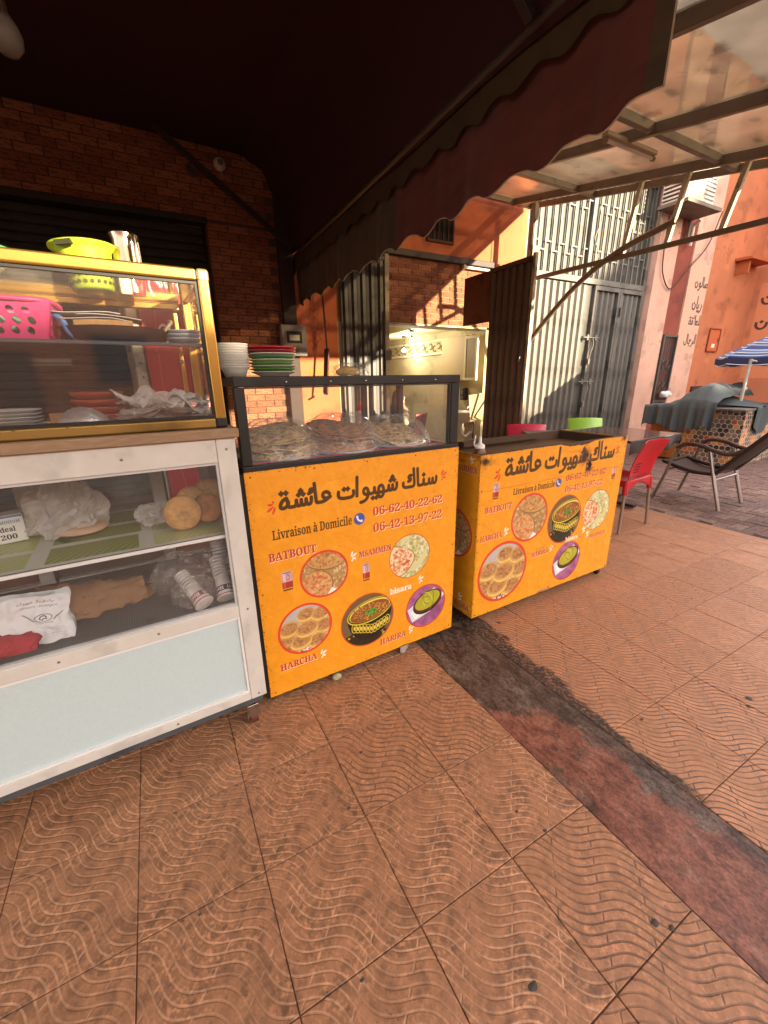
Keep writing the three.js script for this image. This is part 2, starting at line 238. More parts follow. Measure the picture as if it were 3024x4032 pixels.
function script(x, px, py, s) { // flowing script lettering
  x.save(); x.translate(px, py); x.scale(s, s); x.lineCap = 'round'; x.lineJoin = 'round';
  const P = (d, w) => { x.lineWidth = w; x.stroke(new Path2D(d)); };
  P('M.95-.75C.6-1.1-.1-.6.02-.05C.1.25.55.2.8-.1', 0.13); P('M1.05-.2C.85-.3.8.05 1 .05C1.2.02 1.2-.25 1.05-.2', 0.1); P('M1.6-.2C1.4-.35 1.28.05 1.48.05C1.58.05 1.68 0 1.75-.08', 0.1); P('M2.1-.18C1.9-.35 1.78.05 1.95.05C2.08.05 2.1-.1 2.12-.2C2.08 0 2.12.08 2.25 0', 0.1);
  P('M2.4-.12L2.62-.14', 0.08); P('M3.4-.75C3.05-1.1 2.5-.6 2.6-.05C2.68.25 3.05.2 3.25-.1', 0.13); P('M3.55-.2C3.35-.3 3.3.05 3.5.05C3.68.02 3.7-.25 3.55-.2', 0.1); P('M3.8 0C4-.3 4.1-.8 3.95-.85C3.8-.8 3.78 0 3.95.03C4 .03 4.1 0 4.15-.05', 0.09); P('M4.5-.18C4.3-.35 4.18.05 4.35.05C4.48.05 4.5-.1 4.52-.2C4.48 0 4.52.08 4.65 0', 0.1); P('M.5.25C1.2.5 1.9.1 2.6.4', 0.07);
  x.restore();
}
const orangeM = M('#cb7247', 0.92, { map: plaster }), orange2 = M('#b9572c', 0.92, { map: plaster }), pinkM = M('#dcae94', 0.92, { map: plaster }), maroonM = M('#8f4432', 0.92, { map: plaster });  // pink paled to carry haze over the far walls
{
  const p = thing('orange_pillar', 'orange plaster pillar beside the black folded door', 'wall'); mesh('pillar', bb(1.501, 2.2, 0, 4.9, ZW - 0.3, ZW + 0.001), orangeM, p);
  mesh('corner_post', bb(1.5, 1.66, 0, 3.46, ZW + 0.005, ZW + 0.09, 0.01), M('#3a281f', 0.7, { map: woodTex }), p);
  const t = ctex(256, 128, (x, w, h) => { x.fillStyle = '#c8652f'; x.fillRect(0, 0, w, h); x.strokeStyle = '#7a2c14'; x.lineWidth = 3; x.lineCap = 'round'; for (const d of ['M20 70C40 60 40 80 60 70C70 60 60 80 80 74L100 72', 'M112 72C118 60 124 74 130 66C134 76 146 74 152 70', 'M176 46L170 78C186 82 200 76 214 74L220 54', 'M118 54h2M140 52h2M196 62h2']) x.stroke(new Path2D(d)); });
  const g = new THREE.PlaneGeometry(0.3, 0.15); g.translate(1.95, 1.32, ZW + 0.003); mesh('handwriting', g, M('#fff', 0.9, { map: t }), p);
  const m = thing('meter_box', 'grey electricity meter box on the dark post', 'meter', [1.58, 1.7, ZW + 0.1]);
  mesh('case', bb(-0.15, 0.15, -0.17, 0.17, 0, 0.08, 0.012), M('#8d8678', 0.6, { map: stain }), m); mesh('window', bb(-0.09, 0.09, -0.03, 0.1, 0.0805, 0.084), M('#2c2a28', 0.15), m); mesh('display', bb(-0.06, 0.06, 0.0, 0.06, 0.0845, 0.086), M('#b9b29b', 0.4), m);
  solo('awning_crank', 'brown flat crank bar hanging in front of the orange pillar', 'crank', [beam([1.96, 2.35, ZW + 0.16], [1.98, 1.62, ZW + 0.17], 0.05, 0.02), beam([1.98, 1.62, ZW + 0.17], [1.92, 1.1, ZW + 0.2], 0.07, 0.025), bar([1.92, 1.09, ZW + 0.16], [1.92, 1.09, ZW + 0.3], 0.012)], M('#4a2c1e', 0.5, { map: mottle }));
}
// unseen overhang added above the snack bar, lengthened to darken the left side
struct('added_overhang', bb(-7, 1.6, 3.75, 4.0, ZW, 3.4), M('#8a5a40', 0.9, { map: plaster }));
// corrugated metal doors
const doorM0 = M('#3b3834', 0.5, { map: stain, metalness: 0.15 }), doorRibM0 = M('#45413c', 0.45, { map: stain, metalness: 0.15 });
function ribDoor(name, label, w, h, n, pos, ry, extra, tone) {
  const d = thing(name, label, 'door', pos, ry), doorM = tone ? M('#574838', 0.5, { map: stain }) : doorM0, doorRibM = tone ? M('#625140', 0.45, { map: stain }) : doorRibM0; mesh('sheet_panel', bb(0, w, 0.02, h, -0.012, 0), doorM, d);
  const p = w / n, g = ext([[0, 0], [p * 0.18, 0.028], [p * 0.52, 0.028], [p * 0.7, 0]], h - 0.1).rotateX(Math.PI / 2).translate(0, h - 0.1, 0); // profile in x,y -> extruded upward
  for (let k = 0; k < n; k++) { const o = mesh('rib', g, doorRibM, d); o.position.set(p * (k + 0.15), 0.05, 0.0005); o.scale.z = 1; }
  mesh('frame_bar', [bb(0, w, h - 0.045, h, -0.02, 0.034, 0.004)], doorM, d); mesh('frame_bar', [bb(0, w, 0.01, 0.05, -0.02, 0.034, 0.004)], doorM, d); extra?.(d); return d;
}
ribDoor('corrugated_door', 'black corrugated metal door folded back beside the orange pillar', 0.62, 2.72, 5, [2.24, 0, ZW + 0.06], 0, (d) => { mesh('hinge_post', bb(0.6, 0.66, 0, 2.75, -0.02, 0.045, 0.006), M('#c2b592', 0.6, { map: stain }), d); mesh('lock_plate', bb(0.58, 0.68, 1.5, 1.62, 0.046, 0.06, 0.004), M('#5b5347', 0.5), d); });
ribDoor('corrugated_door', 'brown corrugated metal door leaf standing open beside the tall gate', 0.62, 2.447, 6, [3.7, 0, -4.09], -Math.PI / 2, (d) => { mesh('hook', tube([[0.57, 1.5, 0.03], [0.59, 1.46, 0.06], [0.57, 1.41, 0.05], [0.56, 1.43, 0.03]], 0.006), M('#777', 0.4, { metalness: 0.8 }), d); mesh('side_plate', bb(-0.48, -0.002, 1.893, 2.44, -0.012, 0.004), M('#6d3b28', 0.6, { map: stain, metalness: 0.1 }), d); mesh('hinge_post', bb(0.622, 0.66, 0, 2.47, -0.02, 0.02, 0.004), M('#b9ad90', 0.5, { map: stain }), d); }, true);
// wall over the room's opening
{
  const w = thing('brick_wall', 'sunlit brick wall above the opening of the white room', 'wall'); mesh('wall_core', bb(2.2, 4.9, 1.98, 2.79, ZW - 0.25, ZW - 0.001), mortarM, w); bricks(w, 2.25, 4.72, 1.985, 2.78, ZW);
  mesh('lintel', bb(2.2, 4.66, 1.955, 1.979, ZW - 0.28, ZW + 0.012, 0.004), M('#c9b78e', 0.8, { map: stain }), w);
  mesh('beam', bb(2.2, 4.72, 2.765, 2.845, ZW, ZW + 0.07, 0.01), M('#3a2a20', 0.6, { map: mottle }), w);
  const o = thing('orange_wall', 'orange plaster wall above the dark beam under the pergola', 'wall'); mesh('wall_core', [bb(2.2, 5.35, 2.79, 6.6, ZW - 0.26, ZW + 0.001), bb(4.86, 5.35, 0, 1.979, ZW - 0.26, ZW - 0.0005), bb(4.9, 5.35, 1.979, 2.79, ZW - 0.26, ZW - 0.0005)], orangeM, o);
  const v = mesh('vent_grille', [bb(3.55, 3.95, 3.02, 3.34, ZW + 0.001, ZW + 0.012)], M('#171310', 0.9), o);
  mesh('vent_frame', [bb(3.53, 3.97, 3.34, 3.37, ZW, ZW + 0.03), bb(3.53, 3.97, 2.99, 3.02, ZW, ZW + 0.03), bb(3.53, 3.555, 3.02, 3.34, ZW, ZW + 0.03), bb(3.945, 3.97, 3.02, 3.34, ZW, ZW + 0.03)], M('#4a2a1c', 0.8), v);
  for (let k = 1; k < 5; k++) mesh('vent_bar', bb(3.555 + k * 0.078, 3.567 + k * 0.078, 3.02, 3.34, ZW + 0.013, ZW + 0.024), M('#4a2a1c', 0.8), v);
  solo('ceiling_tube', 'slim white tube lamp lying along the brick wall under the beam', 'lamp', [bar([4.15, 2.735, ZW + 0.05], [4.66, 2.735, ZW + 0.05], 0.018), bb(4.13, 4.17, 2.71, 2.765, ZW + 0.02, ZW + 0.07, 0.005), bb(4.64, 4.68, 2.71, 2.765, ZW + 0.02, ZW + 0.07, 0.005)], M('#e6e0d2', 0.4));
}
// ---------- the lit room behind the opening ----------
{
  const cream = M('#c9bd92', 0.8, { map: plaster }), zb = -8.8;
  const r = struct('room_shell'); mesh('back_wall', bb(0.9, 4.9, 0, 2.3, zb - 0.2, zb), cream, r); mesh('side_wall', [bb(4.66, 4.86, 0, 2.3, zb, ZW - 0.265), bb(4.66, 4.86, 0, 1.95, ZW - 0.265, ZW - 0.0005)], cream, r); mesh('side_wall', bb(0.8, 1, 0, 2.3, zb, ZW - 0.31), cream, r); mesh('ceiling', bb(1, 4.66, 2.16, 2.3, zb, ZW - 0.26), M('#d8cfab', 0.8, { map: plaster }), r); mesh('front_wall', bb(2.2, 2.86, 0, 1.98, ZW - 0.25, ZW), cream, r); mesh('front_wall', bb(1, 2.2, 0, 2.16, ZW - 0.45, ZW - 0.301), cream, r);
  mesh('ceiling_step', bb(3.9, 4.659, 2.02, 2.159, zb, ZW - 0.3, 0.01), M('#cfc59f', 0.8), r);
  mesh('frieze', [bb(4.63, 4.659, 1.66, 1.7, zb, ZW - 0.27, 0.006), bb(4.63, 4.659, 1.88, 1.92, zb, ZW - 0.27, 0.006)], M('#d6cba6', 0.7), r);
  const om = M('#7d6b4c', 0.7), og = new THREE.TorusGeometry(0.048, 0.011, 6, 12, 4.6).rotateY(Math.PI / 2);
  for (let k = 0; k < 26; k++) { const o = mesh('frieze_scroll', og, om, r); o.position.set(4.655, 1.79 + (k & 1 ? 0.02 : -0.02), ZW - 0.34 - k * 0.125); o.rotation.x = k & 1 ? 0.6 : 3.7; }
  const lampM = M('#fff6e6', 0.4, { emissive: C('#fff2da'), emissiveIntensity: 6 });
  const lamp = (label, x, y, z, top) => { const l = thing('light_bulb', label, 'lamp', [x, y, z]); mesh('bulb', uvm(new THREE.SphereGeometry(0.036, 20, 14)), lampM, l); mesh('socket', cyl(0.02, 0.02, 0.034, 0.08), M('#5a6066', 0.5), l); mesh('ceiling_rose', cyl(0.05, 0.035, top - y - 0.03, top - y), M('#4c5257', 0.5), l); mesh('cord', cyl(0.004, 0.004, 0.08, top - y - 0.03), M('#333', 0.6), l); const p = new THREE.PointLight(new THREE.Color().setRGB(1, 0.86, 0.62), 0.5); p.position.set(x, y, z); p.shadow.radius = 1.9; p.castShadow = true; p.name = 'bulb_light'; l.add(p); p.position.set(0, 0, 0); };
  lamp('glowing round bulb hanging from the ceiling of the white room', 3.95, 1.86, -6.2, 2.019);
  lamp('smaller glowing bulb farther back in the white room', 4.35, 1.77, -7.1, 2.019);
  const c = thing('wall_cabinet', 'pale framed cabinet with an open door on the room wall', 'cabinet', [4.655, 0, 0]); mesh('case', bb(-0.12, 0, 1.22, 1.9, -6.15, -5.5, 0.006), M('#b7a37c', 0.6), c); mesh('door', [bb(-0.155, -0.122, 1.22, 1.26, -5.5, -5.2), bb(-0.155, -0.122, 1.84, 1.88, -5.5, -5.2), bb(-0.155, -0.122, 1.26, 1.84, -5.5, -5.46), bb(-0.155, -0.122, 1.26, 1.84, -5.24, -5.2)], M('#d6c9a2', 0.6), c); mesh('door_panel', bb(-0.145, -0.13, 1.26, 1.84, -5.46, -5.24), M('#9b8b68', 0.6), c);
  mesh('tall_side', bb(-0.05, 0, 0.55, 1.22, -6.16, -5.95), M('#a4916c', 0.6), c);
  const s = thing('wash_basin', 'white wash basin on a column by the open doorway', 'basin', [4.46, 0, -5.42]); const wht = M('#d8d3c6', 0.25, { clearcoat: 0.5 });
  mesh('bowl', lathe([[0.001, 0.55], [0.1, 0.56], [0.2, 0.64], [0.24, 0.72], [0.245, 0.735], [0.22, 0.735], [0.18, 0.66], [0.08, 0.6], [0.001, 0.6]]).scale(0.85, 1, 1.5), wht, s); mesh('waste_pipe', [tube([[0, 0.55, 0], [0, 0.38, 0], [0.05, 0.33, 0.02], [0.14, 0.38, 0.02], [0.2, 0.38, 0.02]], 0.02), cyl(0.035, 0.035, 0.4, 0.48)], M('#bdb7aa', 0.5), s); mesh('supply_hose', tube([[0.1, 0.7, 0.1], [0.12, 0.5, 0.16], [0.06, 0.38, 0.2], [0.12, 0.3, 0.14]], 0.012), M('#1f1c1a', 0.5), s);
  const f = thing('tap', 'chrome tap at the back of the wash basin', 'tap', [4.6, 0.735, -5.3]); const chr = M('#c9c9c9', 0.15, { metalness: 1 }); mesh('body', cyl(0.022, 0.018, 0, 0.1), chr, f); mesh('spout', tube([[0, 0.06, 0], [-0.08, 0.09, 0], [-0.16, 0.06, 0]], 0.011), chr, f); mesh('lever', bb(-0.05, 0.02, 0.1, 0.118, -0.012, 0.012, 0.005), chr, f);
  const d = thing('soap_dispenser', 'black soap dispenser on the wall above the basin', 'dispenser', [4.655, 0.9, -5.6]); mesh('housing', bb(-0.09, 0, 0, 0.2, -0.06, 0.06, 0.02), M('#1d1b1a', 0.35), d); mesh('push_bar', bb(-0.105, -0.09, 0.02, 0.06, -0.04, 0.04, 0.006), M('#555', 0.3), d); mesh('sight_glass', bb(-0.093, -0.0895, 0.1, 0.17, -0.015, 0.015), M('#777', 0.2), d);
  const pp = thing('paper_pad', 'pale cardboard sheets hanging at the edge of the doorway', 'paper', [4.4, 0.62, -4.98], -0.5); const pm = M('#cbb98f', 0.85, { map: fineGrain }); [[0.1, 0.0, 0.0], [-0.25, 0.02, 0.02], [-0.55, 0.05, 0.04]].forEach(([a, x, z]) => { const o = mesh('sheet_of_card', bb(-0.12, 0.12, 0, 0.4, 0, 0.006), pm, pp); o.rotation.z = a; o.position.set(x, 0, z); });
  solo('red_chair_back', 'dark red chair back beside the seated person in the room', 'chair', [sheet((u, v) => [lerp(-0.22, 0.22, u), 0.3 + v * 0.36, 0.05 * Math.cos((u - 0.5) * 3) + 0.06 * v], 10, 8, 0.015), bb(-0.22, 0.22, 0.28, 0.31, -0.38, 0.04, 0.01), bar([-0.2, 0, 0.02], [-0.2, 0.29, 0.02], 0.014), bar([0.2, 0, 0.02], [0.2, 0.29, 0.02], 0.014), bar([-0.2, 0, -0.34], [-0.2, 0.29, -0.34], 0.014), bar([0.2, 0, -0.34], [0.2, 0.29, -0.34], 0.014)], M('#8d2a25', 0.5), [4.18, 0, -6.3], 0.5);
  // counter, yellow cloth strip and plastic-covered fan of sheets seen at the back of the room
  const k = thing('back_counter', 'pale counter along the back wall of the white room', 'counter', [2.7, 0, -8.55]); mesh('counter_front', bb(0, 1.9, 0, 0.78, -0.2, 0.2), M('#b3a47d', 0.7, { map: plaster }), k); mesh('counter_top', bb(-0.02, 1.92, 0.78, 0.82, -0.22, 0.24, 0.006), M('#d9c48f', 0.5), k); mesh('wall_shelf', bb(0.3, 1.9, 1.3, 1.5, -0.2, -0.02), M('#c9ae78', 0.6, { map: stain }), k);
  solo('small_bottle', 'small dark bottle standing on the back counter of the room', 'bottle', lathe([[0.001, 0], [0.03, 0], [0.03, 0.08], [0.012, 0.11], [0.012, 0.14], [0.001, 0.14]], 14), M('#2c3a2c', 0.2), [4.3, 0.82, -8.5]);
}
const CRUMPLE_BAG = crumple(0, 0.05, 0, 0.15, 0.08, 0.09, 5, 0.7, 24, 14, 0.5);
// ---------- seated person in the room ----------
function fieldMesh(bones, c, half, res, k = 0.02) { // smooth union of tapered capsules, centred grid
  const mc = new MarchingCubes(res, new THREE.MeshStandardMaterial(), false, false, 120000); mc.isolation = 0; const h = mc.size / 2;
  for (let z = 0; z < mc.size; z++) for (let y = 0; y < mc.size; y++) for (let x = 0; x < mc.size; x++) {
    const px = c[0] + ((x - h) / h) * half, py = c[1] + ((y - h) / h) * half, pz = c[2] + ((z - h) / h) * half; let d = 9;
    for (const [a, b, r0, r1] of bones) { const bx = b[0] - a[0], by = b[1] - a[1], bz = b[2] - a[2], l = bx * bx + by * by + bz * bz || 1e-9, t = cl(((px - a[0]) * bx + (py - a[1]) * by + (pz - a[2]) * bz) / l), e = Math.hypot(px - a[0] - bx * t, py - a[1] - by * t, pz - a[2] - bz * t) - lerp(r0, r1, t), q = Math.max(k - Math.abs(d - e), 0) / k; d = Math.min(d, e) - q * q * k * 0.25; }
    mc.field[x + y * mc.size + z * mc.size2] = -d;
  }
  mc.update(); const n = mc.count, g = new THREE.BufferGeometry(), p = new Float32Array(n * 3), nn = new Float32Array(n * 3);
  for (let i = 0; i < n * 3; i++) { p[i] = mc.positionArray[i] * half + c[i % 3]; nn[i] = mc.normalArray[i]; }
  g.setAttribute('position', new THREE.BufferAttribute(p, 3)); g.setAttribute('normal', new THREE.BufferAttribute(nn, 3)); return uvm(g);
}
{ // faces right, left forearm raised with a phone to the ear
  const p = thing('person', 'seated person in a black top with a raised arm holding a phone', 'person', [3.8, 0, -6.4], 0.35);
  const skin = M('#a8744f', 0.6), black = M('#211d1f', 0.9), hair = M('#140f0d', 0.6), sleeve = M('#cfc3a2', 0.85);
  const head = fieldMesh([[[0.02, 0.93, 0], [0.02, 0.99, 0], 0.078, 0.082], [[0.05, 0.9, 0], [0.06, 0.87, 0], 0.06, 0.045], [[0.1, 0.93, 0], [0.112, 0.925, 0], 0.012, 0.012], [[0.085, 0.885, 0], [0.09, 0.885, 0], 0.02, 0.018], [[0, 0.86, 0], [-0.01, 0.76, 0], 0.048, 0.052], [[0.02, 0.93, 0.082], [0.02, 0.95, 0.084], 0.014, 0.012]], [0.03, 0.9, 0], 0.2, 48, 0.02);
  const arm = fieldMesh([[[-0.05, 0.74, 0.2], [-0.16, 0.55, 0.3], 0.05, 0.04], [[-0.16, 0.55, 0.3], [-0.09, 0.8, 0.2], 0.038, 0.026], [[-0.09, 0.8, 0.2], [-0.06, 0.86, 0.15], 0.03, 0.028], [[-0.06, 0.86, 0.15], [-0.02, 0.92, 0.13], 0.011, 0.009], [[-0.07, 0.87, 0.14], [-0.035, 0.93, 0.115], 0.011, 0.009], [[-0.085, 0.865, 0.13], [-0.055, 0.925, 0.1], 0.01, 0.008], [[-0.05, 0.84, 0.165], [-0.005, 0.875, 0.15], 0.011, 0.009], [[-0.09, 0.86, 0.12], [-0.075, 0.91, 0.095], 0.009, 0.008]], [-0.07, 0.74, 0.2], 0.26, 56, 0.014);
  const legs = fieldMesh([[[-0.02, 0.4, 0.09], [0.36, 0.42, 0.1], 0.085, 0.06], [[-0.02, 0.4, -0.09], [0.36, 0.42, -0.1], 0.085, 0.06], [[0.36, 0.42, 0.1], [0.34, 0.06, 0.1], 0.055, 0.035], [[0.36, 0.42, -0.1], [0.34, 0.06, -0.1], 0.055, 0.035], [[0.33, 0.04, 0.1], [0.46, 0.03, 0.1], 0.035, 0.028], [[0.33, 0.04, -0.1], [0.46, 0.03, -0.1], 0.035, 0.028]], [0.2, 0.25, 0], 0.34, 44, 0.03);
  mesh('body', [head, arm, legs], skin, p);
  mesh('top', fieldMesh([[[-0.02, 0.46, 0], [0, 0.68, 0], 0.15, 0.15], [[0, 0.74, -0.14], [0, 0.74, 0.14], 0.085, 0.085], [[0, 0.8, 0], [-0.01, 0.74, 0], 0.062, 0.1], [[0, 0.73, -0.17], [0.06, 0.52, -0.24], 0.065, 0.055], [[0.06, 0.52, -0.24], [0.26, 0.5, -0.18], 0.052, 0.04], [[0, 0.73, 0.16], [-0.1, 0.64, 0.245], 0.072, 0.06]], [0.05, 0.6, 0], 0.36, 52, 0.04), black, p);
  mesh('trousers', fieldMesh([[[-0.04, 0.4, 0.09], [0.36, 0.42, 0.1], 0.1, 0.075], [[-0.04, 0.4, -0.09], [0.36, 0.42, -0.1], 0.1, 0.075], [[0.36, 0.42, 0.1], [0.34, 0.12, 0.1], 0.07, 0.055], [[0.36, 0.42, -0.1], [0.34, 0.12, -0.1], 0.07, 0.055]], [0.2, 0.28, 0], 0.34, 44, 0.03), black, p);
  mesh('hair', fieldMesh([[[-0.005, 0.95, 0], [-0.005, 0.99, 0], 0.094, 0.092], [[-0.045, 0.93, 0], [-0.08, 0.72, 0], 0.08, 0.07], [[-0.08, 0.72, 0], [-0.1, 0.56, 0.02], 0.07, 0.045]], [-0.03, 0.82, 0], 0.34, 48, 0.03), hair, p);
  mesh('sleeve', fieldMesh([[[-0.1, 0.65, 0.245], [-0.165, 0.55, 0.305], 0.064, 0.056], [[-0.165, 0.55, 0.305], [-0.135, 0.65, 0.27], 0.054, 0.046]], [-0.12, 0.6, 0.26], 0.16, 36, 0.02), sleeve, p);
  const ph = solo('mobile_phone', 'small phone held at the ear of the seated person', 'phone', bb(-0.006, 0.006, -0.07, 0.07, -0.034, 0.034, 0.005), M('#d7d2c8', 0.3), [3.81, 0.9, -6.26], 0.35); ph.rotation.z = -0.35;
  const st = thing('stool', 'plain dark stool under the seated person', 'stool', [3.78, 0, -6.4]); mesh('seat', cyl(0.17, 0.17, 0.27, 0.305), M('#5b2622', 0.5), st); for (let k = 0; k < 4; k++) { const a = k * 1.5708 + 0.78; mesh('leg', bar([Math.cos(a) * 0.17, 0, Math.sin(a) * 0.17], [Math.cos(a) * 0.12, 0.27, Math.sin(a) * 0.12], 0.012), M('#999', 0.3, { metalness: 0.8 }), st); }
}
// ---------- tall metal gate ----------
{
  const gm = M('#67625a', 0.5, { map: stain, metalness: 0.1 }), gs = M('#56524b', 0.55, { map: stain, metalness: 0.1 }), rust = M('#7c7466', 0.55, { map: stain });
  const g = thing('metal_gate', 'tall grey ribbed metal gate with barred upper half, partly in sun', 'gate', [5.35, 0, ZW - 0.08]);
  mesh('sheet_panel', bb(0, 3.26, 0, 4.45, -0.03, -0.012), gs, g);
  for (const [x0, x1, y0, y1] of [[0, 0.07, 0, 4.5], [1.5, 1.58, 2.86, 4.5], [3.18, 3.26, 0, 4.5], [0.07, 3.18, 2.78, 2.87], [0.07, 3.18, 4.42, 4.5], [0.07, 3.18, 0.02, 0.09]]) mesh('frame_bar', bb(x0, x1, y0, y1, -0.011, x0 === 1.5 ? 0.052 : 0.045, 0.005), gm, g);
  const rg = ext([[0, 0], [0.03, 0.035], [0.085, 0.035], [0.115, 0]], 2.66).rotateX(Math.PI / 2).translate(0, 2.66, 0);
  for (let k = 0; k < 10; k++) { const o = mesh('rib', rg, gm, g); o.position.set(0.1 + k * 0.155, 0.1, -0.0115); }
  // two framed leaves on the right, with bolts
  for (const [i, x] of [[0, 1.8], [1, 2.53]]) { const d = mesh('leaf_frame', [bb(x, x + 0.05, 0.09, 2.77, -0.011, 0.05, 0.004), bb(x + 0.67, x + 0.72, 0.09, 2.77, -0.011, 0.05, 0.004), bb(x + 0.05, x + 0.67, 2.7, 2.77, -0.011, 0.05, 0.004), bb(x + 0.05, x + 0.67, 0.09, 0.16, -0.011, 0.05, 0.004)], gm, g); const r2 = ext([[0, 0], [0.025, 0.03], [0.07, 0.03], [0.095, 0]], 2.52).rotateX(Math.PI / 2).translate(0, 2.52, 0); for (let k = 0; k < 4; k++) { const o = mesh('rib', r2, gm, d); o.position.set(x + 0.075 + k * 0.15, 0.17, -0.0114); } mesh('handle', bb(x + (i ? 0.02 : 0.63), x + (i ? 0.05 : 0.66), 2.3, 2.46, 0.051, 0.075, 0.005), M('#3a3733', 0.5), d); }
  for (const y of [1.92, 1.16]) { const b = mesh('bolt', [bar([1.62, y, 0.07], [2.04, y, 0.07], 0.013), bb(1.7, 1.74, y - 0.05, y + 0.05, 0.05, 0.085, 0.006), bb(1.92, 1.96, y - 0.05, y + 0.05, 0.05, 0.085, 0.006)], rust, g); mesh('hasp', [tube([[1.84, y, 0.085], [1.86, y - 0.12, 0.1], [1.82, y - 0.24, 0.1], [1.8, y - 0.36, 0.09]], 0.012), bb(1.785, 1.835, y - 0.46, y - 0.36, 0.06, 0.1, 0.008)], rust, b); }
  const ug = bb(-0.0125, 0.0125, 0, 1.55, -0.0125, 0.0125), tick = bb(0, 0.13, -0.01, 0.01, -0.008, 0.008);
  for (let k = 0; k < 20; k++) { const x = 0.16 + k * 0.155; if (Math.abs(x - 1.54) < 0.08) continue; const o = mesh('upright_bar', ug, gm, g); o.position.set(x, 2.87, 0.02); for (let q = 0; q < 2; q++) { const t = mesh('cross_piece', tick, gm, o); t.position.set(0.0126, (k & 1 ? 0.3 : 0.42) + q * 0.68, 0); } }
  mesh('upper_opening', [bb(2.62, 3.16, 3.72, 4.4, -0.0115, -0.008)], M('#4a4a36', 0.5), g);
  mesh('opening_frame', [bb(2.58, 2.62, 3.68, 4.42, -0.0115, 0.012), bb(2.62, 3.17, 3.68, 3.72, -0.0115, 0.012), bb(2.87, 2.9, 3.72, 4.42, -0.0075, 0.01)], gm, g);
  solo('loose_wire', 'thin twisted wire hanging on the bars of the gate', 'wire', tube([[6.95, 3.9, ZW], [7.02, 3.7, ZW + 0.01], [6.93, 3.45, ZW], [7.04, 3.2, ZW + 0.02], [6.94, 3.0, ZW], [7.0, 2.9, ZW]], 0.008, 40, 5), M('#8b8472', 0.6));
  const w = thing('orange_wall', 'plain orange wall high above the tall gate', 'wall'); mesh('wall_core', bb(5.351, 8.66, 4.5, 6.6, ZW - 0.26, ZW - 0.001), orangeM, w); mesh('wall_backing', bb(5.35, 8.66, 0, 4.5, ZW - 0.4, ZW - 0.12), orange2, w);
}
